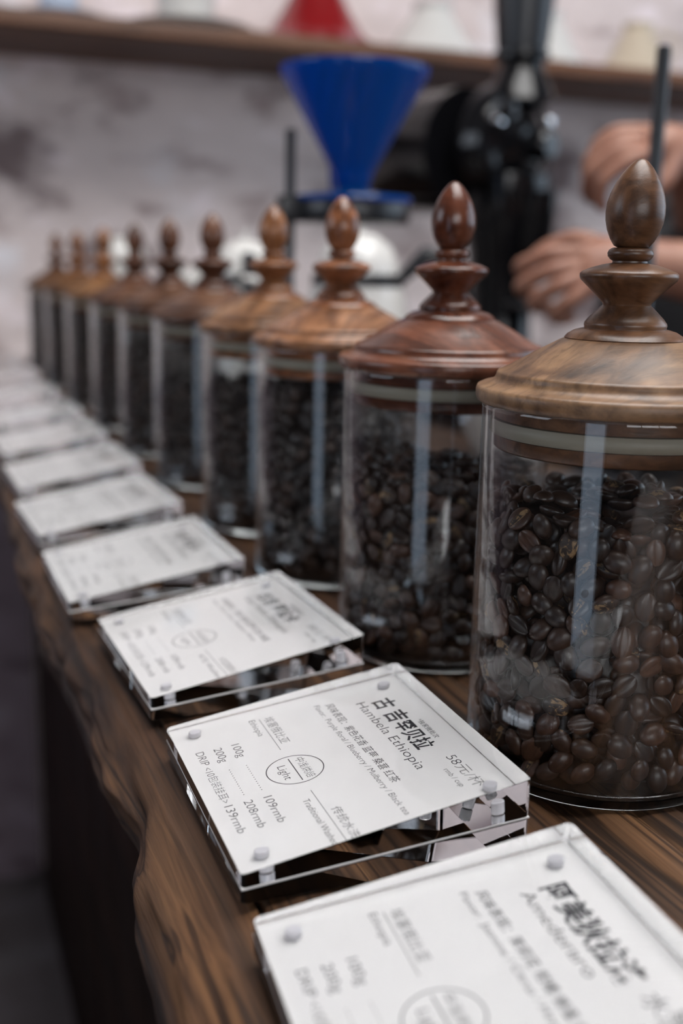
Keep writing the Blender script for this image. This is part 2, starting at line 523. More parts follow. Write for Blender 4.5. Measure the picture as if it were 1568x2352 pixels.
# back wall: real relief of the old plastered masonry
nx, nz = 240, 130
gx, gz = np.meshgrid(np.linspace(-2.6, 3.4, nx), np.linspace(FLOOR, CEIL, nz), indexing='ij')
rel = 0.016 * (vnoise(gx * 4 + 9, gz * 5 + 3, 3) - 0.5) + 0.008 * (vnoise(gx * 13, gz * 15, 4) - 0.5) + 0.004 * (vnoise(gx * 30, gz * 34, 5) - 0.5)
wv = [(gx[i, k], WY - 0.002 + min(0.014, max(-0.012, rel[i, k])), gz[i, k]) for i in range(nx) for k in range(nz)]
wf = [(i * nz + k, i * nz + k + 1, (i + 1) * nz + k + 1, (i + 1) * nz + k) for i in range(nx - 1) for k in range(nz - 1)]
struct('wall_back', MB().add(wv, wf), M['wall'], smooth=True)
mb = MB().box(-2.7, -2.6, -3.2, -2.8, FLOOR, CEIL).box(-2.7, -2.6, -1.5, .1, FLOOR, CEIL).box(-2.7, -2.6, 1.7, WY + .1, FLOOR, CEIL).box(-2.7, -2.6, .1, 1.7, FLOOR, .45).box(-2.7, -2.6, .1, 1.7, 1.65, CEIL).box(-2.7, -2.6, -2.8, -1.5, 1.2, CEIL)
struct('wall_left', mb, M['wall_dark'])
struct('lower_wall_shade_panel', MB().box(-2.6, 0.075, WY - .03, WY - .008, FLOOR, -0.07, .004), M['lower_wall_shade'])  # thin panel in a darkened wall colour, stands in for shade
# right wall with a wide window opening, front wall (behind the camera) with another
mb = MB()
mb.box(3.2, 3.3, -3.2, -2.1, FLOOR, CEIL).box(3.2, 3.3, 1.3, WY + .1, FLOOR, CEIL)
mb.box(3.2, 3.3, -2.1, 1.3, FLOOR, 0.1).box(3.2, 3.3, -2.1, 1.3, 1.8, CEIL)
struct('wall_right', mb, M['wall_plain'])
mb = MB().box(-2.6, -1.55, -3.15, -3.05, FLOOR, CEIL).box(0.75, 3.3, -3.15, -3.05, FLOOR, CEIL).box(-1.55, 0.75, -3.15, -3.05, FLOOR, 0.25).box(-1.55, 0.75, -3.15, -3.05, 1.45, CEIL)
struct('wall_front', mb, M['wall_dark'])
w4 = struct('window_4', MB().box(-1.59, -1.55, -3.05, -2.99, .21, 1.49, .004).box(0.75, 0.79, -3.05, -2.99, .21, 1.49, .004).box(-1.55, 0.75, -3.05, -2.99, .21, .25, .004).box(-1.55, 0.75, -3.05, -2.99, 1.45, 1.49, .004), M['frame'])
for xx in (-0.78, -0.02):
    MB().box(xx - .02, xx + .02, -3.0, -2.96, .25, 1.45, .004).build('mullion', M['frame'], w4, False)
w1 = MB().box(3.14, 3.2, -2.1, 1.3, 0.06, 0.1, .004).box(3.14, 3.2, -2.1, 1.3, 1.8, 1.84, .004).box(3.14, 3.2, -2.14, -2.1, 0.06, 1.84, .004).box(3.14, 3.2, 1.3, 1.34, 0.06, 1.84, .004)
w1 = struct('window_1', w1, M['frame'])
for yy in (-1.0, 0.15):
    MB().box(3.12, 3.16, yy - .02, yy + .02, 0.1, 1.8, .004).build('mullion', M['frame'], w1, False)
w2 = struct('added_left_window', MB().box(-2.6, -2.54, .06, .1, .41, 1.69, .004).box(-2.6, -2.54, 1.7, 1.74, .41, 1.69, .004).box(-2.6, -2.54, .1, 1.7, .41, .45, .004).box(-2.6, -2.54, .1, 1.7, 1.65, 1.69, .004), M['frame'])  # unseen window, added to carry the light for the back wall
MB().box(-2.56, -2.52, .88, .92, .45, 1.65, .004).build('mullion', M['frame'], w2, False)
d1 = struct('door_1', MB().box(-2.6, -2.55, -2.85, -2.8, FLOOR, 1.25, .004).box(-2.6, -2.55, -1.5, -1.45, FLOOR, 1.25, .004).box(-2.6, -2.55, -2.8, -1.5, 1.2, 1.25, .004), M['frame'])

# ------------------------------------------------------------------ the old wooden counter
CX1 = 0.50
YA, YB = -0.75, 2.028
def edge_x(y):
    return -0.064 + 0.016 * (vnoise(y * 7.0 + 50, y * 0 + 3.3, 11) - 0.5) + 0.006 * (vnoise(y * 26 + 50, y * 0 + 1.3, 12) - 0.5)
ys = np.concatenate([np.linspace(YA, -0.15, 60), np.linspace(-0.146, 0.5, 260), np.linspace(0.505, YB, 150)])
ntop, nside = 230, 46
rows = []
tt = np.linspace(0, 1, ntop)
ss = np.linspace(0, 1, nside)
grid_v = np.zeros((len(ys), ntop + nside + 2, 3))
def groove(x, y):
    wx = x + 0.010 * (vnoise(x * 8 + 5, y * 3.5 + 40, 21) - 0.5) + 0.004 * (vnoise(x * 40 + 5, y * 9 + 40, 25) - 0.5)
    n1 = vnoise(wx * 95 + 40, y * 2.2 + 40, 22)
    n2 = vnoise(wx * 230 + 40, y * 5.0 + 40, 23)
    n3 = vnoise(wx * 33 + 40, y * 1.3 + 40, 24)
    crack = np.clip(1 - np.abs(n3 - 0.5) / 0.045, 0, 1) ** 1.5 * np.clip(vnoise(x * 20 + 3, y * 5 + 40, 26) * 2 - 0.6, 0, 1)
    near = np.clip((-0.02 - x) / 0.03, 0, 1)          # deeper cracks beside the natural edge
    return -0.0022 * (1 - np.clip(np.abs(n1 - 0.5) * 3.2, 0, 1)) ** 1.5 - 0.0009 * n2 - (0.0028 + 0.0035 * near) * crack
for j, y in enumerate(ys):
    ya = np.array([y])
    ex = float(edge_x(ya)[0])
    xs = CX1 + (ex - CX1) * (tt ** 0.72)
    yy = np.full_like(xs, y)
    z = groove(xs, yy) - np.clip((0.03 - (xs - ex)) / 0.03, 0, 1) ** 2 * 0.004
    grid_v[j, :ntop, 0] = xs; grid_v[j, :ntop, 1] = y; grid_v[j, :ntop, 2] = z
    # rounded, knotty natural edge going down 62 mm
    ang = ss[1:] if False else ss
    zz = z[-1] - 0.062 * ang ** 1.25
    sb = np.full(nside, y)
    bulge = 0.014 * np.sin(np.clip(ang * 1.9, 0, 1) * PI / 2) * (1 - 0.7 * np.clip(ang - 0.45, 0, 1))
    knot = 0.010 * (vnoise(sb * 17 + 40, ang * 2.2 + 7, 31) - 0.5) + 0.006 * (vnoise(sb * 45 + 40, ang * 6 + 7, 32) - 0.5) + 0.0028 * (vnoise(sb * 12 + 40, ang * 22 + 7, 33) - 0.5)
    xx = ex - bulge * (0.5 + vnoise(sb * 9 + 40, ang * 1.5 + 3, 34)) + knot * np.clip(ang * 4, 0, 1) + 0.02 * ang ** 3
    grid_v[j, ntop:ntop + nside, 0] = xx; grid_v[j, ntop:ntop + nside, 1] = y; grid_v[j, ntop:ntop + nside, 2] = zz
    grid_v[j, -2] = (0.07, y, -0.064); grid_v[j, -1] = (CX1, y, -0.064)
nc = ntop + nside + 2
gv = grid_v.reshape(-1, 3)
fs, mi = [], []
for j in range(len(ys) - 1):
    for k in range(nc):
        k2 = (k + 1) % nc
        fs.append((j * nc + k, j * nc + k2, (j + 1) * nc + k2, (j + 1) * nc + k))
# patches of dark bark left on the side of the edge
barkn = vnoise(gv[:, 1] * 6 + 40, gv[:, 2] * 25 + 40, 41)
for f in fs:
    k = f[0] % nc
    b = barkn[f[0]]
    mi.append(1 if (ntop + 12 < k < nc - 2 and b + (k - ntop) / nside * 0.35 > 0.78) else 0)
fs.append(tuple(range(nc))); fs.append(tuple((len(ys) - 1) * nc + k for k in reversed(range(nc)))); mi += [0, 0]
me = bpy.data.meshes.new('counter_slab')
me.from_pydata(gv.tolist(), [], fs)
me.materials.append(M['counter']); me.materials.append(M['bark'])
me.polygons.foreach_set('material_index', mi)
me.polygons.foreach_set('use_smooth', [True] * len(me.polygons))
bmx = bmesh.new(); bmx.from_mesh(me); bmesh.ops.recalc_face_normals(bmx, faces=bmx.faces); bmx.to_mesh(me); bmx.free()
bar = thing('bar_counter', 'old wooden bar counter with cracked natural-edged slab, carrying the jars and price blocks', 'counter', (0.07, 0, FLOOR))
slab = obj('slab', me, bar, (-0.07, 0, -FLOOR))
base = bar
# boarded front under the counter top
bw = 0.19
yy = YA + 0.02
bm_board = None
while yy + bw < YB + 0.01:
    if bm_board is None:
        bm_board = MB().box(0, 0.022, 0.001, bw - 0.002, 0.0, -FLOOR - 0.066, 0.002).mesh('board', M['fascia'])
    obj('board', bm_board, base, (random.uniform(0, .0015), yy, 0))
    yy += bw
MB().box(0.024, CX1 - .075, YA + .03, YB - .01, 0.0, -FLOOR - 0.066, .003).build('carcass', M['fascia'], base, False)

# back counter by the wall, carries the grinder
bc = thing('back_counter', 'dark wooden work counter along the back wall under the coffee grinder', 'counter', (0.60, 1.18, FLOOR))
MB().box(0, 1.5, 0, .84, -FLOOR - .09, -FLOOR - .05, .004).build('worktop', M['fascia'], bc, False)
MB().box(0.02, 1.48, 0.03, .83, 0, -FLOOR - .091, .003).build('cabinet', M['fascia'], bc, False)

# shelf on the back wall
sh = thing('wall_shelf', 'long brown wooden shelf on the back wall carrying the drippers', 'shelf', (0, 1.735, 0.585))
ns = 90
sx = np.linspace(-1.0, 2.6, ns)
fe = 0.006 * (vnoise(sx * 5 + 20, sx * 0 + 2, 51) - 0.5)
sv, sf = [], []
for i, x in enumerate(sx):
    for (y, z) in ((fe[i] + .003, 0), (fe[i], .004), (fe[i] + .001, .024), (fe[i] + .004, .029), (WY - 1.735 - .016, .029), (WY - 1.735 - .016, 0)):
        sv.append((x, y, z))
for i in range(ns - 1):
    for k in range(6):
        k2 = (k + 1) % 6
        sf.append((i * 6 + k, i * 6 + k2, (i + 1) * 6 + k2, (i + 1) * 6 + k))
sf.append(tuple(range(6))); sf.append(tuple((ns - 1) * 6 + k for k in reversed(range(6))))
# grain runs along the shelf: build it turned by 90 degrees so the shared wood shader follows it
rot = Matrix.Rotation(PI / 2, 4, 'Z')
o = MB().add([rot @ Vector(q) for q in sv], sf).build('board', M['shelf'], sh, True)
o.rotation_euler = (0, 0, -PI / 2)
for x in (-0.55, 1.95):
    MB().box(x, x + .02, .02, WY - 1.735 - .016, -.10, -.0005, .002).build('bracket', M['blackmetal'], sh, False)

# ------------------------------------------------------------------ glass jars with turned wooden lids
JAR_X = 0.1205
JAR_Y = [0.0314, 0.1873, 0.3462, 0.492, 0.6755, 0.8536, 1.0454, 1.2723, 1.5286, 1.7906]
FILL = [0.111, 0.100, 0.126, 0.112, 0.088, 0.112, 0.118, 0.125, 0.130, 0.128]
RO, RI, HG = 0.055, 0.0522, 0.152
glass_me = MB().lathe_closed([(RO, .0056), (RO, .0062), (RO, .0075), (RO, HG - .0035), (RO, HG - .0022), (RO, HG - .0012), (RO - .0005, HG - .0003), (RO - .0014, HG), (RI + .0005, HG - .0004), (RI, HG - .0012), (RI, HG - .0022), (RI, HG - .0035), (RI, .0078), (RI, .0065), (RI, .0058), (RI + .0006, .0054), (RO - .0006, .0053)], 128).mesh('glass_body', M['glass'])
base_me = MB().lathe([(0, .0006), (.046, .0005), (RO - .004, 0), (RO - .0014, .0007), (RO - .0003, .0020), (RO, .0050), (RI, .0051), (.0505, .0046), (.047, .0042), (0, .0042)], 96, cap=False).mesh('glass_base', M['glass_base'])
cone_prof = [(0.0, .1535), (.047, .1535), (.0515, .152), (.0560, .1519), (.0572, .1526), (.0578, .1542), (.0578, .1568), (.0573, .1582), (.0562, .1588), (.0540, .1592), (.0518, .1600), (.0504, .1612), (.0498, .1626), (.0497, .1634), (.0492, .1642), (.0482, .1647),
             (.0450, .1660), (.0350, .1719), (.0260, .1768), (.0236, .1779), (0, .1779)]
neck_prof = [(0, .1775), (.0234, .1777), (.0236, .1783), (.0225, .1796), (.0200, .1811), (.0172, .1819), (.0160, .1821), (.0160, .1827), (.0162, .1834), (.0160, .1844), (.0146, .1862), (.0122, .1886), (.0102, .1906), (.0094, .1912),
             (.0095, .1920), (.0125, .1952), (.0165, .1990), (.0186, .2010), (.0191, .2022), (.0190, .2034), (.0182, .2042), (.0150, .2056), (.0105, .2069), (.0068, .2076), (.0067, .2083), (.0078, .2090), (.0087, .2101), (.0089, .2113), (.0084, .2125), (.0074, .2132), (.0066, .2134), (0, .2134)]
egg_prof = [(0, 0), (.0050, 0), (.0068, .0008), (.0085, .0032), (.0101, .0066), (.0111, .0102), (.0114, .0135), (.0112, .0168), (.0104, .0203), (.0090, .0240), (.0071, .0275), (.0048, .0307), (.0026, .0330), (.0010, .0339), (0, .0341)]
plug_prof = [(0, .1335), (.0488, .1335), (.0497, .1343), (.0498, .1392), (.0480, .1394), (.0480, .1456), (.0496, .1458), (.0497, .1536), (0, .1536)]
gasket_prof = [(.0478, .1396), (.0508, .1396), (.0518, .1408), (.0520, .1424), (.0517, .1440), (.0508, .1454), (.0478, .1454)]
cone_me = MB().lathe(cone_prof, 128, cap=False).mesh('lid', M['glass'], sharp=50)
neck_me = MB().lathe(neck_prof, 72, cap=False).mesh('finial_neck', M['glass'], sharp=50)
egg_me = MB().lathe(egg_prof, 56, cap=False).mesh('knob', M['glass'], sharp=60)
plug_me = MB().lathe(plug_prof, 96, cap=False).mesh('plug', M['glass'], sharp=50)
gasket_me = MB().lathe_closed(gasket_prof, 96).mesh('gasket', M['gasket'])

LIDC = [  # dark, mid, light, roughness
    ((0.070, 0.034, 0.017), (0.190, 0.102, 0.052), (0.34, 0.205, 0.108), 0.42),
    ((0.065, 0.021, 0.012), (0.160, 0.058, 0.033), (0.270, 0.118, 0.068), 0.24),
    ((0.100, 0.040, 0.018), (0.250, 0.112, 0.054), (0.350, 0.175, 0.090), 0.26),
    ((0.095, 0.040, 0.017), (0.225, 0.106, 0.046), (0.350, 0.185, 0.085), 0.32),
    ((0.050, 0.020, 0.011), (0.105, 0.047, 0.025), (0.170, 0.082, 0.043), 0.34),
    ((0.055, 0.022, 0.011), (0.120, 0.053, 0.026), (0.195, 0.095, 0.046), 0.34),
    ((0.050, 0.020, 0.011), (0.115, 0.050, 0.026), (0.185, 0.088, 0.044), 0.34),
    ((0.100, 0.040, 0.016), (0.230, 0.110, 0.044), (0.350, 0.180, 0.075), 0.34),
    ((0.085, 0.036, 0.016), (0.200, 0.095, 0.042), (0.290, 0.150, 0.068), 0.34),
    ((0.070, 0.028, 0.014), (0.160, 0.075, 0.036), (0.240, 0.122, 0.060), 0.34)]
ORD = ['nearest', 'second', 'third', 'fourth', 'fifth', 'sixth', 'seventh', 'eighth', 'ninth', 'tenth']
JLAB = ['nearest glass jar of coffee beans, matte tan-brown turned lid, cut by the right edge',
        'second glass jar from the front, glossy reddish-brown turned lid, a third empty',
        'third glass jar from the front, orange-brown lid with shiny finial, below the blue dripper',
        'fourth glass jar from the front, tan lid, left of the blue dripper',
        'fifth glass jar from the front, dark lid, half empty above the beans',
        'sixth glass jar from the front, blurred, plain dark brown lid',
        'seventh glass jar from the front, blurred, dark brown lid',
        'eighth glass jar from the front, blurred, orange-brown lid',
        'ninth glass jar from the front, second to last before the back wall',
        'last glass jar of the row, right against the back wall']
for j, y in enumerate(JAR_Y):
    t = thing('storage_jar', JLAB[j], 'jar', (JAR_X, y, 0.0002), [0.3, 1.9, 4.0, 0.8, 2.7, 5.1, 1.1, 3.3, 4.6, 0.1][j], 'glass bean jars in a row')
    obj('glass_body', glass_me, t)
    obj('glass_base', base_me, t)
    d, mcol, l, rg = LIDC[j]
    wm = lid_wood('turned_lid_wood', d, mcol, l, rg, j * 1.37 + 0.4, [0.9, -0.6, 0.3, 0.5, 1.0, 2, 3, 1.4, 0.2, 0.8][j])
    kw = lid_wood('turned_finial_wood', tuple(c * q for c, q in zip(d, (.85, .76, .70))), tuple(c * q * (0.66 if j in (0, 1) else 1.0) for c, q in zip(mcol, (1.05, .88, .80))), tuple(c * q * (0.62 if j in (0, 1) else 1.0) for c, q in zip(l, (1.05, .88, .80))), rg * 0.8, j * 2.1 + 3.4, 1.2)
    def withmat(me, mt):
        c = me.copy(); c.materials.clear(); c.materials.append(mt); return c
    lid = obj('lid', withmat(cone_me, wm), t)
    obj('plug', withmat(plug_me, kw), lid)
    obj('gasket', gasket_me, lid)
    obj('finial_neck', withmat(neck_me, kw), lid)
    k = obj('knob', withmat(egg_me, kw), lid, (0, 0, .2131))
    if j == 0:
        k.rotation_euler = Euler((0.0, 0.0, 0)); k.rotation_euler = (0.02, 0.055, 0)

# ------------------------------------------------------------------ coffee beans
def bean_template(nu, nv, kind):
    """one bean, axis x (9.4 mm), flat grooved side towards -z; returns verts, faces, material index per face"""
    vs, fs, ms = [], [], []
    hx, hy, hz = 0.0058, 0.0045, 0.0034
    for i in range(nv + 1):
        th = PI * i / nv
        for k in range(nu):
            ph = 2 * PI * k / nu
            a = math.cos(th); b = math.sin(th) * math.sin(ph); c = math.sin(th) * math.cos(ph)
            if c < 0:
                c = c * 0.42 + 0.36 * math.exp(-(b / 0.15) ** 2) * (1 - a * a) ** 0.5
            b *= 1 - 0.06 * a
            vs.append((a * hx, b * hy, c * hz))
    def is_chaff(i, k):
        ph = 2 * PI * (k + .5) / nu
        th = PI * (i + .5) / nv
        b = math.sin(th) * math.sin(ph); c = math.cos(ph)
        if kind == 'groove': return c < 0 and abs(b) < 0.26 and 0.18 < th / PI < 0.8
        if kind == 'flake': return c < 0.2 and b > -0.35 and b < 0.75 and 0.25 < th / PI < 0.8
        if kind == 'dome': return c > 0.2 and 0.20 < th / PI < 0.7 and b > -.5
        return False
    for i in range(nv):
        for k in range(nu):
            k2 = (k + 1) % nu
            fs.append((i * nu + k, i * nu + k2, (i + 1) * nu + k2, (i + 1) * nu + k))
            ms.append(1 if is_chaff(i, k) else 0)
    return np.array(vs), fs, ms
KINDS = ['plain', 'groove', 'plain', 'flake', 'plain', 'plain', 'plain', 'plain', 'dome', 'plain', 'plain', 'groove', 'plain']
TPL = [bean_template(20, 12, k) for k in KINDS]
TPL_LOW = [bean_template(8, 5, 'plain')]

def darts(w_, h_, dmin, seed, n=26000):
    rs = np.random.default_rng(seed)
    pts = np.zeros((0, 2))
    cand = rs.random((n, 2)) * (w_, h_)
    acc = np.zeros((4000, 2)); na = 0
    for c in cand:
        if na:
            dx = np.abs(acc[:na, 0] - c[0]); dx = np.minimum(dx, w_ - dx)
            if np.min(dx * dx + (acc[:na, 1] - c[1]) ** 2) < dmin * dmin:
                continue
        acc[na] = c; na += 1
    return acc[:na].copy()
PAT1 = darts(2 * PI * .049, .15, .0073, 3)
PAT2 = darts(2 * PI * .044, .15, .0072, 4)
PATT = darts(.1, .1, .0070, 5, 9000)

def bean_frames(jar, fill):
    """list of (matrix 3x3, position, front?) for one jar, in jar coordinates"""
    rs = np.random.default_rng(100 + jar)
    out = []
    off = rs.random() * 6.28
    def frame(nrm, flat_out, seed_ang):
        z = np.array(nrm) * (-1 if flat_out else 1)
        z = z + rs.normal(0, .28, 3); z /= np.linalg.norm(z)
        a = np.cross(z, (0, 0, 1)); a /= np.linalg.norm(a)
        b = np.cross(z, a)
        x = math.cos(seed_ang) * a + math.sin(seed_ang) * b
        return np.stack([x, np.cross(z, x), z], 1)
    for pat, rad, lay in ((PAT1, .0484, 0), (PAT2, .0428, 1)):
        for (s, z) in pat:
            if z < .0085 or z > fill - .001 + .004 * math.sin(s * 90):
                continue
            th = s / (.049 if lay == 0 else .044) + off
            n = np.array((math.cos(th), math.sin(th), 0))
            R = frame(n, rs.random() < .42, rs.random() * PI)
            r = rad + rs.uniform(-.0007, .0002)
            out.append((R * rs.uniform(.86, 1.06), np.array((n[0] * r, n[1] * r, z)), lay, th, z))
    for (x, y) in PATT:
        x -= .05; y -= .05
        r = math.hypot(x, y)
        if r > .0455: continue
        zt = fill + .003 * math.sin(x * 130 + jar) + .003 * math.cos(y * 110) + rs.uniform(-.0015, .0015)
        R = frame((0, 0.05, 1), rs.random() < .45, rs.random() * PI)
        out.append((R * rs.uniform(.88, 1.06), np.array((x, y, zt)), 2, 0, zt))
    return out

BLAB = ['dark roasted coffee bean pressed against the glass of the nearest jar', 'dark roasted coffee bean pressed against the glass of the second jar']
BGRP = ['beans in the nearest jar', 'beans in the second jar']
BMAX = [190, 110]
bean_meshes = []
for vs, fs, ms in TPL:
    me = bpy.data.meshes.new('coffee_bean')
    me.from_pydata(vs.tolist(), [], fs)
    me.materials.append(M['bean']); me.materials.append(M['chaff'])
    me.polygons.foreach_set('material_index', ms)
    me.polygons.foreach_set('use_smooth', [True] * len(fs))
    bean_meshes.append(me)
for j, y in enumerate(JAR_Y):
    fr = bean_frames(j, FILL[j])
    singles = set()
    if j < 2:
        d = np.array((CAM_POS.x - JAR_X, CAM_POS.y - y))
        ca = math.atan2(d[1], d[0]) + (0.10 if j == 0 else 0.35)
        score = []
        for i, (R, P, lay, th, z) in enumerate(fr):
            if lay == 0:
                da = abs((th - ca + PI) % (2 * PI) - PI)
                score.append((da, i))
        score.sort()
        singles = {i for _, i in score[:BMAX[j]]}
    V, F, MI = [], [], []
    tot = 0
    rs = np.random.default_rng(500 + j)
    for i, (R, P, lay, th, z) in enumerate(fr):
        pos = P + np.array((JAR_X, y, 0))
        if i in singles:
            o = bpy.data.objects.new('coffee_bean', bean_meshes[rs.integers(len(bean_meshes))])
            mt = Matrix(R.tolist()).to_4x4(); mt.translation = Vector(pos)
            C.objects.link(o)
            o.matrix_world = mt
            tag(o, BLAB[j], 'coffee bean', BGRP[j])
        else:
            if lay == 1 and j > 1: continue
            vs, fs, ms = TPL[rs.integers(len(TPL))] if j < 2 else TPL_LOW[0]
            V.append(vs @ R.T + pos)
            F += [tuple(a + tot for a in f) for f in fs]; MI += ms
            tot += len(vs)
    # dark core of beans behind the outer layers
    core = MB().lathe([(0, .006), (.0405, .006), (.0415, .02), (.0415, FILL[j] - .004), (0, FILL[j] - .003)], 32, cap=False)
    V.append(np.array(core.v) + np.array((JAR_X, y, 0)))
    F += [tuple(a + tot for a in f) for f in core.f]; MI += [0] * len(core.f)
    me = bpy.data.meshes.new('coffee_beans')
    me.from_pydata(np.concatenate(V).tolist(), [], F)
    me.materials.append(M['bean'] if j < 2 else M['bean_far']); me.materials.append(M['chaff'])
    me.polygons.foreach_set('material_index', MI)
    me.polygons.foreach_set('use_smooth', [True] * len(F))
    o = obj('coffee_beans', me)
    tag(o, ['heap of dark roasted coffee beans filling the nearest jar', 'dark roasted coffee beans filling two thirds of the second jar'][j] if j < 2 else
        'dark roasted coffee beans inside the %s jar from the front' % ORD[j] if j < 9 else 'dark roasted coffee beans inside the last jar by the wall', 'coffee beans', None, 'stuff')

# ------------------------------------------------------------------ acrylic price blocks
TA, TB, H1, H2 = 0.1235, 0.1055, 0.0110, 0.0295      # along y, along x, low and high side
def block_mesh(name, zf0, zf1):
    """rounded wedge block between two sloping faces"""
    rc, seg, bev = 0.0020, 8, 0.00015
    def outline(ins):
        pts = []
        for cxs, cys, a0 in ((1, 1, 0), (-1, 1, 90), (-1, -1, 180), (1, -1, 270)):
            for k in range(seg + 1):
                a = math.radians(a0 + 90 * k / seg)
                pts.append((cxs * (TB / 2 - rc) + (rc - ins) * math.cos(a), cys * (TA / 2 - rc) + (rc - ins) * math.sin(a)))
        return pts
    rings = []
    for ins, fz, dz in ((bev, zf0, 0), (0, zf0, bev), (0, zf1, -bev), (bev, zf1, 0)):
        rings.append([(x, y, fz(x) + dz) for x, y in outline(ins)])
    n = len(rings[0])
    vs = [q for r in rings for q in r]
    fs = [(i * n + k, i * n + (k + 1) % n, (i + 1) * n + (k + 1) % n, (i + 1) * n + k) for i in range(3) for k in range(n)]
    fs.append(tuple(reversed(range(n)))); fs.append(tuple(3 * n + k for k in range(n)))
    mb = MB().add(vs, fs)
    if name == 'upper_block':
        mb.m[-2] = 1                     # underside, in contact with the clear film over the card
    return mb.mesh(name, [M['acrylic'], M['acrylic_film']], False)
hx = lambda x: H1 + (H2 - H1) * (x + TB / 2) / TB
jz = lambda x: hx(x) / 2
lower_me = block_mesh('lower_block', lambda x: 0.0004, lambda x: jz(x) - 0.00045)
upper_me = block_mesh('upper_block', lambda x: jz(x) + 0.00045, lambda x: hx(x))
JT = math.atan2((H2 - H1) / 2, TB)       # slope of the joint
CARD_L = math.hypot(TB, (H2 - H1) / 2)
def card_frame(u, v, up=0.0):
    """u mm along the reading direction from the far left corner, v mm up the slope"""
    x = -TB / 2 + v / 1000 * math.cos(JT)
    return Vector((x, TA / 2 - u / 1000, H1 / 2 + v / 1000 * math.sin(JT) + up))
mb = MB()
cz0, cz1 = -0.00028, 0.00022
ci = 0.12
cv = []
for up in (cz0, cz1):
    for (u, v) in ((ci, ci), (TA * 1000 - ci, ci), (TA * 1000 - ci, CARD_L * 1000 - ci), (ci, CARD_L * 1000 - ci)):
        cv.append(card_frame(u, v, up))
mb.add(cv, [(0, 1, 2, 3), (7, 6, 5, 4), (0, 4, 5, 1), (1, 5, 6, 2), (2, 6, 7, 3), (3, 7, 4, 0)])
card_me = mb.mesh('card', M['card'], False)
mag_me = MB().lathe([(0, .0), (.0024, .0), (.0026, .0003), (.0026, .0045), (.0023, .0049), (0, .0049)], 28, cap=False).mesh('magnet', M['magnet'])

def text_mesh(items, name):
    """items: (text, u0, u1, v0, v1, weight) -> flat lettering; lines: ('line',u0,u1,v,thick); ('dots',u0,u1,v); ('circle',u,v,r,thick)"""
    mb = MB()
    for it in items:
        k = it[0]
        if k == 'line':
            _, u0, u1, v, t = it
            mb.add([card_frame(u0, v - t / 2, .00027), card_frame(u1, v - t / 2, .00027), card_frame(u1, v + t / 2, .00027), card_frame(u0, v + t / 2, .00027)], [(0, 1, 2, 3)])
        elif k == 'dots':
            _, u0, u1, v = it
            for i in range(13):
                u = u0 + (u1 - u0) * i / 12
                mb.add([card_frame(u + .26 * math.cos(a), v + .26 * math.sin(a), .00027) for a in np.linspace(0, 2 * PI, 7)[:-1]], [tuple(range(6))])
        elif k == 'circle':
            _, u, v, r, t = it
            n = 72
            vs = []
            for rr in (r - t / 2, r + t / 2):
                for i in range(n):
                    a = 2 * PI * i / n
                    vs.append(card_frame(u + rr * math.cos(a), v + rr * math.sin(a), .00027))
            mb.add(vs, [(i, (i + 1) % n, n + (i + 1) % n, n + i) for i in range(n)])
        else:
            txt, u0, u1, v0, v1, wt = it
            cu = bpy.data.curves.new('text', 'FONT')
            cu.body = txt
            cu.offset = wt
            cu.resolution_u = 3
            o = bpy.data.objects.new('text', cu)
            C.objects.link(o)
            bpy.context.view_layer.update()
            tm = bpy.data.meshes.new_from_object(o.evaluated_get(bpy.context.evaluated_depsgraph_get()))
            a = np.array([q.co[:] for q in tm.vertices])
            lo = a.min(0); hi = a.max(0)
            cjk = any(ord(ch) > 0x2000 for ch in txt)
            zlo, zhi = (-0.09, 0.85) if cjk else (0.0, 0.72)
            vs = [card_frame(u0 + (q[0] - lo[0]) / (hi[0] - lo[0]) * (u1 - u0), v0 + (q[1] - zlo) / (zhi - zlo) * (v1 - v0), .00027) for q in a]
            mb.add(vs, [tuple(p.vertices) for p in tm.polygons])
            bpy.data.objects.remove(o); bpy.data.curves.remove(cu); bpy.data.meshes.remove(tm)
    me = bpy.data.meshes.new(name)
    me.from_pydata(mb.v, [], mb.f)
    me.materials.append(M['ink'])
    me.update()
    return me

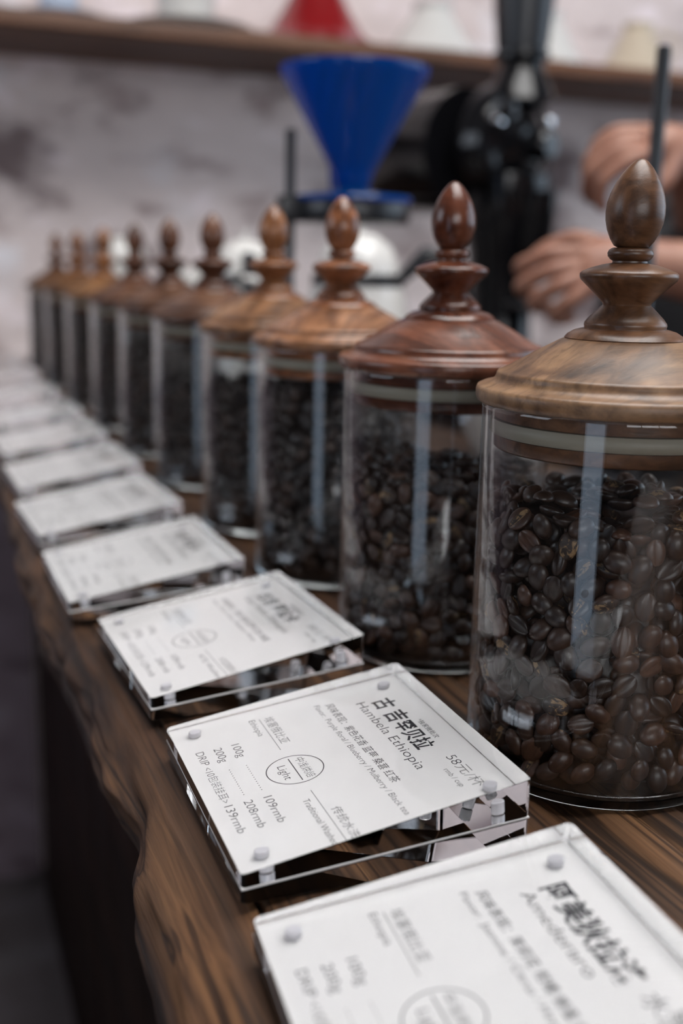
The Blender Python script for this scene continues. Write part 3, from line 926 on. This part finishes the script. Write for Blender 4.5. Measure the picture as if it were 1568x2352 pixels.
TH_ = -0.010   # thin strokes
def card_text(title, title2, en, enw, small, zh_fl, en_fl, fl_u, meth, methen):
    it = []
    it += title
    it += [(en, 20, enw, 79.8, 84.3, TH_)]
    if small: it.append((small, 48, 66.5, 96.0, 98.6, 0.0))
    it += [('58元/杯', 82.5, 108.5, 92.6, 98.0, -0.014), ('rmb / cup', 91, 105.5, 88.2, 90.6, TH_)]
    it += [(zh_fl, 13.5, fl_u[0], 67.6, 71.7, 0.0), (en_fl, 12, fl_u[1], 63.2, 65.9, TH_)]
    it += [('埃塞俄比亚', 11, 37.5, 40.4, 45.0, TH_), ('line', 10.8, 42.4, 38.9, 0.22), ('Ethiopia', 10, 26.2, 34.3, 37.2, TH_)]
    it += [('circle', 60.7, 39.1, 11.2, 0.42), ('line', 51.4, 70.2, 39.2, 0.42), ('中浅烘焙', 52.5, 69.5, 41.2, 45.2, TH_), ('Light', 55.5, 67.0, 33.2, 36.8, TH_)]
    it += [('line', 79, 119, 39.4, 0.22), (meth, 95, 117.5, 41.3, 45.4, TH_), (methen, 84.5, 118, 34.2, 37.0, TH_)]
    it += [('100g', 27.5, 39.5, 22.0, 25.6, TH_), ('dots', 47.5, 69, 23.2), ('109rmb', 75, 94.8, 22.0, 25.6, TH_)]
    it += [('200g', 27.0, 39.8, 14.6, 18.2, TH_), ('dots', 47.5, 69, 16.2), ('208rmb', 74, 94.6, 14.6, 18.2, TH_)]
    it += [('DRIP', 26.5, 38.6, 7.2, 10.8, TH_), ('<10包装挂耳>', 41, 71.5, 6.8, 11.0, -0.014), ('139rmb', 74, 94.6, 7.2, 10.8, TH_)]
    return it
tx2 = text_mesh(card_text([('古', 21.5, 31.0, 86.0, 95.6, 0.022), ('吉', 35.0, 44.5, 86.0, 95.6, 0.022), ('罕贝拉', 46.0, 72.0, 86.0, 94.6, 0.022)], None, 'Hambela Ethiopia', 86, '*独家微批次',
                          '风味表现：紫色花香 蓝莓 桑葚 红茶', 'Flavor:  Purple floral / Blueberry / Mulberry / Black tea', (90, 113), '传统水洗', 'Traditional Washed'), 'lettering')
tx1 = text_mesh(card_text([('阿美狄拉洛', 20, 70, 86.0, 95.6, 0.022), ('水洗', 74, 90, 88, 95, -0.01)], None, 'Amederaro', 62, None,
                          '风味表现：茉莉花 柑橘 蜂蜜 红茶', 'Flavor:  Jasmine / Citrus / Honey / Black tea', (86, 104), '传统水洗', 'Traditional Washed'), 'lettering')
tx3 = text_mesh(card_text([('古吉', 21.5, 41, 86.0, 95.0, 0.022), ('阿拉卡', 45.0, 72.0, 86.0, 95.0, 0.022)], None, 'Guji Alaka Ethiopia', 84, '*独家微批次',
                          '风味表现：花香 柑橘 蓝莓 红茶 蜂蜜', 'Flavor:  Floral / Citrus / Blueberry / Honey', (88, 84), 'K72湿发酵水洗', 'K72 Washed'), 'lettering')

TAGS = [(-0.0118, -0.1223, -0.0837), (-0.0017, 0.0287, -0.0204), (-0.002, 0.1892, 0.0344), (-0.0156, 0.3453, 0.0093), (-0.0162, 0.5131, 0.047),
        (-0.012, 0.685, 0.03), (-0.010, 0.868, 0.02), (-0.008, 1.052, 0.0), (-0.008, 1.265, 0.02), (-0.006, 1.515, 0.0), (-0.006, 1.775, 0.0)]
TLAB = ['nearest clear acrylic price block, blurred card, cut by the bottom edge',
        'clear acrylic price block in sharp focus with Hambela Ethiopia card beside the nearest jar',
        'third acrylic price block from the front, softly blurred round roast mark on its card',
        'fourth acrylic price block from the front, beside the third jar',
        'fifth acrylic price block from the front, blurred pale card near the counter edge',
        'sixth acrylic price block from the front, cut by the left picture edge',
        'seventh acrylic price block from the front, blurred pale strip',
        'eighth acrylic price block from the front, blurred pale strip',
        'ninth acrylic price block from the front, blurred pale strip',
        'tenth acrylic price block from the front, second to last before the back wall',
        'last acrylic price block of the row, against the back wall']
for k, (x, y, r) in enumerate(TAGS):
    t = thing('price_block', TLAB[k], 'price tag', (x, y, 0.0), r, 'acrylic price blocks in a row')
    obj('lower_block', lower_me, t)
    obj('upper_block', upper_me, t)
    c = obj('card', card_me, t)
    obj('lettering', [tx1, tx2][k] if k < 2 else tx3, c)
    for (u, v) in ((11, 10.5), (11, 96.5), (112.5, 10.5), (112.5, 96.5)):
        m_ = obj('magnet', mag_me, t)
        m_.location = card_frame(u, v, 0.0008)
        m_.rotation_euler = (0, -JT, 0)

# ------------------------------------------------------------------ blue dripper on a black stand
DX, DY, DZ = 0.300, 0.785, 0.268
st = thing('brew_stand', 'black metal pour-over stand holding the blue dripper', 'stand', (DX, DY, 0.0005))
MB().box(-.085, .060, -.050, .050, 0, .010, .003).build('base_plate', M['blackmetal'], st)
MB().lathe([(0, .010), (.0052, .010), (.0052, .335), (.0042, .337), (0, .337)], 20, cx=-.068, cy=.002, cap=False).build('pole', M['blackmetal'], st)
MB().lathe_closed([(.036, DZ - .022), (.060, DZ - .022), (.061, DZ - .020), (.061, DZ - .003), (.060, DZ - .001), (.036, DZ - .001)], 56).build('ring', M['blackmetal'], st)
MB().box(-.080, -.052, -.010, .014, DZ - .022, DZ + .004, .003).build('clamp', M['blackmetal'], st)
dr = thing('coffee_dripper', 'translucent blue plastic cone dripper on the black stand', 'dripper', (DX, DY, DZ), 2.4)
mb = MB()
mb.lathe_closed([(.0150, .012), (.0190, .020), (.0220, .030), (.0755, .1250), (.0765, .1290), (.0765, .1320), (.0735, .1320), (.0725, .1262), (.0195, .0315), (.0125, .0190), (.0110, .0120)], 72)
cone = mb.build('cone', M['blue'], dr, sharp=60)
rib = MB()
pts = [(.0215 + (.0715 - .0215) * s_, .034 + (.1235 - .034) * s_) for s_ in np.linspace(0, 1, 9)]
rib.tube([(r_ * math.cos(.9 * i / 8), r_ * math.sin(.9 * i / 8), z_) for i, (r_, z_) in enumerate(pts)], .0012, 6)
rib_me = rib.mesh('rib', M['blue'])
for k in range(20):
    o = obj('rib', rib_me, cone); o.rotation_euler = (0, 0, 2 * PI * k / 20)
MB().lathe_closed([(.0105, .006), (.0160, .004), (.0560, .0005), (.0620, .0005), (.0630, .0025), (.0615, .0055), (.0220, .0100), (.0180, .0140), (.0115, .0140)], 64).build('flange', M['blue'], dr, sharp=50)
MB().tube([(.030, -.045, .050), (.045, -.066, .056), (.054, -.078, .042), (.052, -.076, .022), (.036, -.052, .0075)], .0045, 10).build('handle', M['blue'], dr)

# second stand, only its pole stands up behind the nearest jar
st2 = thing('brew_stand', 'black upright pole of a stand, in front of the raised hand at the right', 'stand', (0.445, 0.492, 0.0005))
MB().box(-.045, .045, -.05, .09, 0, .010, .003).build('base_plate', M['blackmetal'], st2)
MB().lathe([(0, .010), (.0062, .010), (.0062, .386), (.0050, .389), (0, .389)], 20, cx=.018, cy=.0, cap=False).build('pole', M['blackmetal'], st2)

# ------------------------------------------------------------------ white kettles and cups behind the jars
def kettle(name, label, loc, rz, sr, sz, white, knob):
    t = thing(name, label, 'kettle', loc, rz)
    S = lambda pr: [(r * sr, z * sz) for r, z in pr]
    V = lambda ps: [Vector((q[0] * sr, q[1] * sr, q[2] * sz)) for q in ps]
    MB().lathe(S([(0, .0), (.070, .0), (.076, .004), (.078, .012), (.073, .060), (.064, .105), (.058, .118), (.0, .118)]), 56, cap=False).build('body', white, t)
    MB().lathe_closed(S([(.056, .115), (.0605, .115), (.0612, .117), (.0605, .124), (.056, .124)]), 48).build('band', knob, t)
    ld = MB().lathe(S([(0, .1235), (.055, .1235), (.054, .130), (.044, .145), (.024, .155), (0, .157)]), 48, cap=False).build('lid', white, t)
    MB().lathe(S([(0, .1565), (.006, .1565), (.005, .158), (.007, .160), (.007, .162), (.005, .164), (0, .1645)]), 24, cap=False).build('knob', white, ld)
    MB().tube(V(((-.055, 0, .120), (-.088, 0, .140), (-.122, 0, .138), (-.138, 0, .108), (-.128, 0, .066), (-.114, 0, .042))), [.008 * sr, .012 * sr, .013 * sr, .013 * sr, .012 * sr, .008 * sr], 12).build('handle', knob, t)
    MB().tube(V(((.068, 0, .022), (.100, 0, .030), (.116, 0, .062), (.120, 0, .098), (.134, 0, .118), (.150, 0, .118))), [.012 * sr, .010 * sr, .0075 * sr, .006 * sr, .0055 * sr, .005 * sr], 12).build('spout', white, t)
    return t
kettle('drip_kettle', 'white drip kettle with black rim and handle behind the second and third jars', (0.385, 0.975, 0.0005), 2.75, 0.95, 1.55, M['white'], M['blackmetal'])
kettle('drip_kettle', 'small white kettle with black handle behind the fifth jar', (0.315, 1.235, 0.0005), 1.35, 0.85, 1.50, M['white'], M['blackmetal'])

def cup(name, label, loc, rz, s, mat, tilt=0):
    t = thing(name, label, 'cup', loc, rz, 'white cups behind the far jars')
    MB().lathe([(0, .0), (.022 * s, .0), (.024 * s, .004 * s), (.034 * s, .022 * s), (.041 * s, .062 * s), (.042 * s, .066 * s), (.039 * s, .066 * s), (.032 * s, .024 * s), (.021 * s, .006 * s), (0, .005 * s)], 40, cap=False).build('bowl', mat, t)
    MB().tube([Vector(q) * s for q in ((.036, 0, .054), (.054, 0, .056), (.062, 0, .042), (.054, 0, .026), (.035, 0, .024))], .0045 * s, 10).build('handle', mat, t)
    return t
# a canister for the cups to stand on, so that they show between the lids
can = thing('canister', 'white lidded canister between the far jars and the wall', 'canister', (0.320, 1.554, 0.0005))
MB().lathe([(0, 0), (.045, 0), (.048, .003), (.048, .160), (.045, .163), (0, .163)], 48, cap=False).build('body', M['white'], can)
MB().lathe([(0, .1632), (.049, .1632), (.050, .167), (.046, .180), (.020, .190), (0, .191)], 48, cap=False).build('lid', M['white'], can)
can2 = thing('canister', 'taller white canister with domed lid behind the eighth jar', 'canister', (0.214, 1.66, 0.0005))
MB().lathe([(0, 0), (.040, 0), (.043, .003), (.043, .20), (.040, .203), (0, .203)], 48, cap=False).build('body', M['white'], can2)
MB().lathe([(0, .2032), (.044, .2032), (.045, .208), (.038, .226), (.018, .240), (0, .242)], 48, cap=False).build('lid', M['white'], can2)
cup('coffee_cup', 'white coffee cup on the counter behind the nearest jar, at the right edge', (0.455, 0.70, 0.0005), 0.4, 1.5, M['white'])

# ------------------------------------------------------------------ black coffee grinder on the back counter
GZ = -0.0498
G = thing('coffee_grinder', 'tall glossy black coffee grinder with funnel hopper on the back counter', 'grinder', (0.80, 1.30, GZ), 0)
def along(dirv, at):
    d = Vector(dirv).normalized()
    return Matrix.Translation(Vector(at)) @ d.to_track_quat('Z', 'Y').to_matrix().to_4x4()
hz = 0.394 - GZ      # height of the burr axis
MB().box(-.115, .13, -.10, .16, 0, .045, .012).build('foot', M['blackgloss'], G)
MB().lathe([(0, .045), (.075, .045), (.070, .06), (.055, .10), (.052, .20), (.060, .28), (.075, .33), (.075, .40), (0, .40)], 40, cx=-.01, cy=.04, cap=False).build('column', M['blackgloss'], G)
fdir = Vector((0.42, -0.90, 0))
mt = along(fdir, (-.03, .06, hz))
MB().lathe([(0, -.16), (.080, -.16), (.095, -.145), (.100, -.12), (.100, .03), (.0, .03)], 56, mat=along((0.30, -0.95, 0), (-.075, .10, hz - .005)), cap=False).build('motor', M['blackgloss'], G)
MB().lathe([(0, .0), (.092, .0), (.098, .008), (.098, .045), (.092, .056), (.072, .062), (.060, .064), (.045, .078), (.030, .084), (0, .085)], 64, mat=mt, cap=False).build('burr_housing', M['blackgloss'], G)
kb = MB().lathe([(0, .085), (.020, .085), (.024, .09), (.024, .112), (.019, .118), (0, .119)], 36, mat=mt, cap=False).build('dial', M['blackgloss'], G)
for a in (0.6, 2.7, 4.8):
    p = mt @ Vector((.078 * math.cos(a), .078 * math.sin(a), .058))
    MB().lathe([(0, 0), (.009, 0), (.009, .010), (.006, .014), (0, .014)], 20, mat=along(fdir, p), cap=False).build('clamp_screw', M['steel'], G)
MB().tube([mt @ Vector((.0, -.0, .105)), mt @ Vector((-.05, .03, .108)), mt @ Vector((-.105, .04, .110))], [.006, .006, .006], 10).build('dial_lever', M['blackgloss'], G)
MB().lathe([(0, -.012), (.012, -.012), (.015, 0), (.012, .012), (0, .014)], 20, mat=along((0.42, -.9, 0), mt @ Vector((-.11, .04, .11))), cap=False).build('lever_ball', M['blackgloss'], G)
MB().lathe([(0, hz + .07), (.058, hz + .07), (.050, hz + .09), (.037, hz + .115), (.036, hz + .128), (.045, hz + .134), (.045, hz + .142), (.040, hz + .146), (0, hz + .146)], 48, cx=-.005, cy=.02, cap=False).build('neck', M['blackgloss'], G)
MB().lathe_closed([(.034, hz + .146), (.040, hz + .146), (.042, hz + .16), (.062, hz + .36), (.062, hz + .42), (.059, hz + .42), (.059, hz + .36), (.039, hz + .16)], 48, mat=Matrix.Translation((-.005, .02, 0))).build('hopper', M['blackmetal'], G)
MB().lathe([(0, hz - .17), (.022, hz - .17), (.026, hz - .16), (.032, hz - .07), (0, hz - .07)], 32, cx=.01, cy=-.03, cap=False).build('spout', M['blackgloss'], G)
MB().box(-.03, .05, -.085, .03, hz - .255, hz - .245, .003).build('bag_rest', M['blackmetal'], G)

# ------------------------------------------------------------------ drippers, plates on the shelf
SZ = 0.6148
def inverted_dripper(label, x, y, s, hs, mat, flange=True, name='coffee_dripper'):
    t = thing(name, label, 'dripper', (x, y, SZ), random.uniform(0, 6), 'drippers turned over on the shelf')
    S = lambda pr: [(r * s, z * hs) for r, z in pr]
    MB().lathe_closed(S([(.100, 0), (.104, .002), (.104, .010), (.098, .014), (.085, .028), (.066, .055), (.048, .085), (.036, .105), (.030, .108), (.030, .100), (.042, .082), (.080, .024), (.092, .010), (.096, .0)]), 56).build('cone', mat, t, sharp=50)
    MB().lathe_closed(S([(.024, .100), (.034, .100), (.040, .112), (.040, .118), (.026, .118), (.024, .112)]), 40).build('flange', mat, t)
    MB().tube([Vector((q[0] * s, 0, q[1] * hs)) for q in ((.072, .042), (.100, .055), (.104, .078), (.080, .094), (.045, .098))], .006 * s, 10).build('handle', mat, t)
    return t
inverted_dripper('red ceramic dripper turned over on the shelf', 0.640, 1.860, 1.05, 1.15, M['red'])
inverted_dripper('white ceramic dripper on the shelf, between the red one and the grinder', 0.890, 1.860, 1.00, 0.88, M['white'])
inverted_dripper('white ceramic dripper on the shelf, just right of the grinder hopper', 1.155, 1.860, 0.85, 0.95, M['white'])
inverted_dripper('cream ceramic dripper on the shelf, farthest right', 1.385, 1.860, 0.85, 0.95, M['cream'])
for q, (x, lab, s, mt_) in enumerate(((0.385, 'white saucer with cup, on the shelf left of the red dripper', 1.2, M['white']), (0.150, 'pale blue-grey saucer with cup at the far left of the shelf', 0.8, M['palegreyblue']))):
    t = thing('saucer', lab, 'saucer', (x, 1.875, SZ))
    MB().lathe([(0, 0), (.055 * s, 0), (.058 * s, .003), (.100 * s, .014), (.104 * s, .017), (.100 * s, .018), (.058 * s, .008), (0, .006)], 56, cap=False).build('plate', mt_, t)
    cu_ = thing('coffee_cup', ['white cup standing on the white saucer on the shelf', 'pale blue-grey cup standing on the saucer at the shelf end'][q], 'cup', (x, 1.875, SZ + .0082), 2.0)
    MB().lathe([(0, .0), (.028 * s, .0), (.030 * s, .004), (.042 * s, .026), (.048 * s, .068), (.049 * s, .071), (.046 * s, .071), (.040 * s, .028), (.027 * s, .007), (0, .006)], 40, cap=False).build('bowl', mt_, cu_)
    MB().tube([(.044 * s, 0, .058), (.064 * s, 0, .060), (.071 * s, 0, .044), (.060 * s, 0, .028), (.042 * s, 0, .028)], .005 * s, 10).build('handle', mt_, cu_)

# ------------------------------------------------------------------ the person behind the counter
def skin_mesh(name, chains, mat, sub=2, root=0):
    """chains: list of lists of (co, radius); equal coordinates are welded; one continuous skinned surface"""
    verts, edges, rad, idx = [], [], [], {}
    def vi(co, r):
        k = tuple(round(c, 5) for c in co)
        if k not in idx:
            idx[k] = len(verts); verts.append(co); rad.append(r)
        return idx[k]
    for ch in chains:
        prev = None
        for co, r in ch:
            i = vi(co, r)
            if prev is not None and prev != i:
                edges.append((prev, i))
            prev = i
    me = bpy.data.meshes.new(name)
    me.from_pydata(verts, edges, [])
    o = bpy.data.objects.new(name, me)
    C.objects.link(o)
    sk = o.modifiers.new('skin', 'SKIN'); sk.use_smooth_shade = True; sk.branch_smoothing = 0.4
    for i, d in enumerate(me.skin_vertices[0].data):
        r = rad[i]
        d.radius = r if hasattr(r, '__len__') else (r, r)
        d.use_root = (i == root)
    sb = o.modifiers.new('sub', 'SUBSURF'); sb.levels = sub; sb.render_levels = sub
    bpy.context.view_layer.update()
    fm = bpy.data.meshes.new_from_object(o.evaluated_get(bpy.context.evaluated_depsgraph_get()))
    bpy.data.objects.remove(o); bpy.data.meshes.remove(me)
    fm.name = name
    fm.materials.clear(); fm.materials.append(mat)
    fm.polygons.foreach_set('use_smooth', [True] * len(fm.polygons))
    return fm

PX, PY = 0.945, 0.965          # where the person stands, facing -x (towards the grinder)
per = thing('person', 'person in black shirt, only forearms and hands reaching in at the right', 'person', (PX, PY, FLOOR))
def W(x, y, z):               # world -> person local
    return (x - PX, y - PY, z - FLOOR)
pel = W(PX, PY, FLOOR + .95)
shz = 0.275
sL, sR = W(PX + .05, PY - .165, shz), W(PX + .05, PY + .165, shz)
eL, wL = W(.835, .730, .185), W(.645, .785, .214)
eR, wR = W(.895, .960, .270), W(.762, .850, .362)
chest = W(PX, PY, shz - .12)
nb = W(PX + .09, PY, shz + .045)
body = [[(pel, .11), (W(PX, PY, FLOOR + 1.1), .10), (chest, .105), (W(PX + .05, PY, shz - .01), .075), (nb, .055), (W(PX + .11, PY, shz + .10), .055)],
        [(chest, .105), (sL, .056), (W(.93, .765, .21), .048), (eL, .043), (W(.785, .745, .194), .047), (W(.71, .768, .206), .038), (wL, .031)],
        [(chest, .105), (sR, .056), (W(.945, 1.05, .25), .048), (eR, .043), (W(.85, .925, .305), .041), (W(.80, .885, .340), .032), (wR, .027)]]
for s_ in (-1, 1):
    body.append([(pel, .11), (W(PX, PY + s_ * .10, FLOOR + .86), .088), (W(PX - .01, PY + s_ * .105, FLOOR + .48), .060), (W(PX + .015, PY + s_ * .11, FLOOR + .28), .055), (W(PX + .02, PY + s_ * .11, FLOOR + .09), .038), (W(PX - .02, PY + s_ * .112, FLOOR + .045), .036), (W(PX - .14, PY + s_ * .12, FLOOR + .034), .030)])
# hands: palm plus five separate bent fingers rooted in the palm
def hand(wrist, palm_dir, side, nrm, curl, spread=1.0):
    """palm_dir: wrist->knuckles, side: towards the thumb, nrm: back of the hand; returns chains"""
    w_ = Vector(wrist); f = Vector(palm_dir).normalized(); n = Vector(nrm)
    n = (n - f * n.dot(f)).normalized(); s = n.cross(f)
    if s.dot(Vector(side)) < 0: s = -s
    p1 = w_ + f * .035
    p2 = w_ + f * .068
    ch = [[(tuple(w_), (.027, .021)), (tuple(p1), (.036, .017))]]
    lens = [(.040, .026, .020), (.045, .029, .021), (.042, .027, .020), (.033, .021, .018)]
    for i in range(4):
        k = 0.030 - i * 0.0205
        kn = p2 + s * k + f * (.018, .022, .018, .008)[i]
        c = [(tuple(p1), (.036, .017)), (tuple(p1 + s * k * .72 + f * .020), .0125), (tuple(kn), .0108)]
        d = 0.0; q = kn
        for m_, ln in enumerate(lens[i]):
            d += curl[m_] * (1 + .08 * i)
            dr_ = (f * math.cos(d) - n * math.sin(d) + s * (.10 - .07 * i) * spread).normalized()
            q = q + dr_ * ln
            c.append((tuple(q), (.0092, .0086, .0074)[m_]))
        ch.append(c)
    t0 = w_ + f * .022 + s * .030 - n * .006
    t1 = t0 + (f * .55 + s * .55 - n * .45).normalized() * .036
    t2 = t1 + (f * .90 + s * .05 - n * .55).normalized() * .032
    t3 = t2 + (f * .80 - s * .25 - n * .60).normalized() * .025
    ch.append([(tuple(p1), (.036, .017)), (tuple(t0), .0145), (tuple(t1), .0118), (tuple(t2), .0102), (tuple(t3), .0082)])
    return ch
hl = hand(wL, (-.98, .18, -.22), (-.1, -.3, 1), (-.25, -.9, .45), (.75, 1.15, .7))
hr = hand(wR, (-.96, .10, -.10), (-.1, -.6, -.5), (-.25, -.55, .75), (.65, .95, .6))
bm_ = skin_mesh('body', body + hl + hr, M['skin'])
obj('body', bm_, per)
# clothes follow the body
def loft(rings, seg=40, cap=False):
    """rings: (cx, cy, cz, rx, ry)"""
    mb = MB()
    vs = []
    for (x, y, z, rx, ry) in rings:
        for k in range(seg):
            a_ = 2 * PI * k / seg
            c_, s2 = math.cos(a_), math.sin(a_)
            vs.append((x + rx * math.copysign(abs(c_) ** .85, c_), y + ry * math.copysign(abs(s2) ** .85, s2), z))
    n = len(rings)
    fs = [(i * seg + k, i * seg + (k + 1) % seg, (i + 1) * seg + (k + 1) % seg, (i + 1) * seg + k) for i in range(n - 1) for k in range(seg)]
    if cap:
        fs.append(tuple(range(seg))); fs.append(tuple((n - 1) * seg + k for k in reversed(range(seg))))
    return mb.add(vs, fs)
zf = lambda z: z - FLOOR
mb = loft([(0, 0, .90, .130, .178), (0, 0, .96, .132, .176), (0, 0, 1.08, .132, .166), (0, 0, zf(.02), .150, .176), (.0, 0, zf(.12), .168, .192), (.015, 0, zf(.20), .165, .202), (.035, 0, zf(.25), .140, .205), (.05, 0, zf(.29), .105, .185), (.07, 0, zf(.315), .080, .120), (.085, 0, zf(.328), .066, .070)])
mb.tube([Vector(sL) + Vector((.0, .03, -.005)), sL, W(.945, .772, .225), W(.905, .752, .192)], [.070, .076, .066, .064], 24)
mb.tube([Vector(sR) + Vector((.0, -.03, -.005)), sR, W(.955, 1.06, .255), W(.915, 1.0, .252)], [.070, .076, .066, .062], 24)
mb.build('shirt', M['cloth'], per, sharp=70)
mb = loft([(0, 0, .74, .100, .150), (0, 0, .82, .122, .172), (0, 0, .90, .126, .174), (0, 0, 1.00, .124, .168)])
for s_ in (-1, 1):
    mb.add(*(lambda q: (q.v, q.f))(loft([(.02, s_ * .108, .075, .062, .062), (.018, s_ * .108, .28, .068, .068), (-.008, s_ * .104, .48, .076, .076), (0, s_ * .092, .72, .096, .086), (0, s_ * .088, .84, .105, .084)])))
mb.build('trousers', M['denim'], per, sharp=70)
for s_ in (-1, 1):
    MB().box(-.17, .075, s_ * .115 - .045, s_ * .115 + .045, .001, .075, .03).build('shoe', M['shoe'], per)
# head with face, turned to the grinder (-x)
hc = Vector(W(PX + .10, PY, shz + .205))
bmh = bmesh.new()
bmesh.ops.create_uvsphere(bmh, u_segments=32, v_segments=24, radius=1)
for v in bmh.verts:
    x, y, z = v.co
    jaw = 1 - 0.22 * max(0, -z) ** 1.5
    fx = -x
    px = x * .098 * (jaw if x > 0 else 1.0)
    nose = 0.020 * math.exp(-((y / .16) ** 2 + ((z + .12) / .20) ** 2)) if fx > .5 else 0
    brow = 0.004 * math.exp(-(((z - .16) / .10) ** 2)) if fx > .5 else 0
    eye = -0.008 * math.exp(-(((abs(y) - .38) / .16) ** 2 + ((z - .03) / .10) ** 2)) if fx > .5 else 0
    v.co = Vector((px - nose - brow - eye, y * .076 * jaw, z * .118))
hm = bpy.data.meshes.new('head'); bmh.to_mesh(hm); bmh.free()
hm.materials.append(M['skin']); hm.polygons.foreach_set('use_smooth', [True] * len(hm.polygons))
head = obj('head', hm, per, hc)
for s_ in (-1, 1):
    MB().lathe([(0, -.011), (.008, -.008), (.011, 0), (.008, .008), (0, .011)], 16, mat=Matrix.Translation((-.077, s_ * .029, .004)), cap=False).build('eye', M['eye'], head)
    MB().lathe([(0, 0), (.0045, 0), (.004, .0012), (0, .0016)], 16, mat=along((-1, 0, 0), (-.0876, s_ * .029, .004)), cap=False).build('pupil', M['hair'], head)
    MB().tube([(-.090, s_ * .016, .021), (-.089, s_ * .030, .025), (-.080, s_ * .044, .021)], [.002, .003, .0018], 8).build('eyebrow', M['hair'], head)
    MB().lathe([(0, -.006), (.022, -.006), (.027, 0), (.020, .006), (0, .004)], 20, mat=along((0, s_, 0), (.004, s_ * .077, -.005)) @ Matrix.Scale(1.25, 4, (0, 1, 0)), cap=False).build('ear', M['skin'], head)
MB().tube([(-.088, -.022, -.055), (-.0965, 0, -.052), (-.088, .022, -.055)], [.003, .006, .003], 8).build('mouth', M['lip'], head)
bmh = bmesh.new()
bmesh.ops.create_uvsphere(bmh, u_segments=28, v_segments=18, radius=1)
bmesh.ops.bisect_plane(bmh, geom=bmh.verts[:] + bmh.edges[:] + bmh.faces[:], plane_co=(-.55, 0, .52), plane_no=(0.72, 0, 0.70), clear_inner=True)
for v in bmh.verts:
    v.co = Vector((v.co.x * .106 + .004, v.co.y * .084, v.co.z * .127 + .003))
hm = bpy.data.meshes.new('hair'); bmh.to_mesh(hm); bmh.free()
hm.materials.append(M['hair']); hm.polygons.foreach_set('use_smooth', [True] * len(hm.polygons))
obj('hair', hm, head)
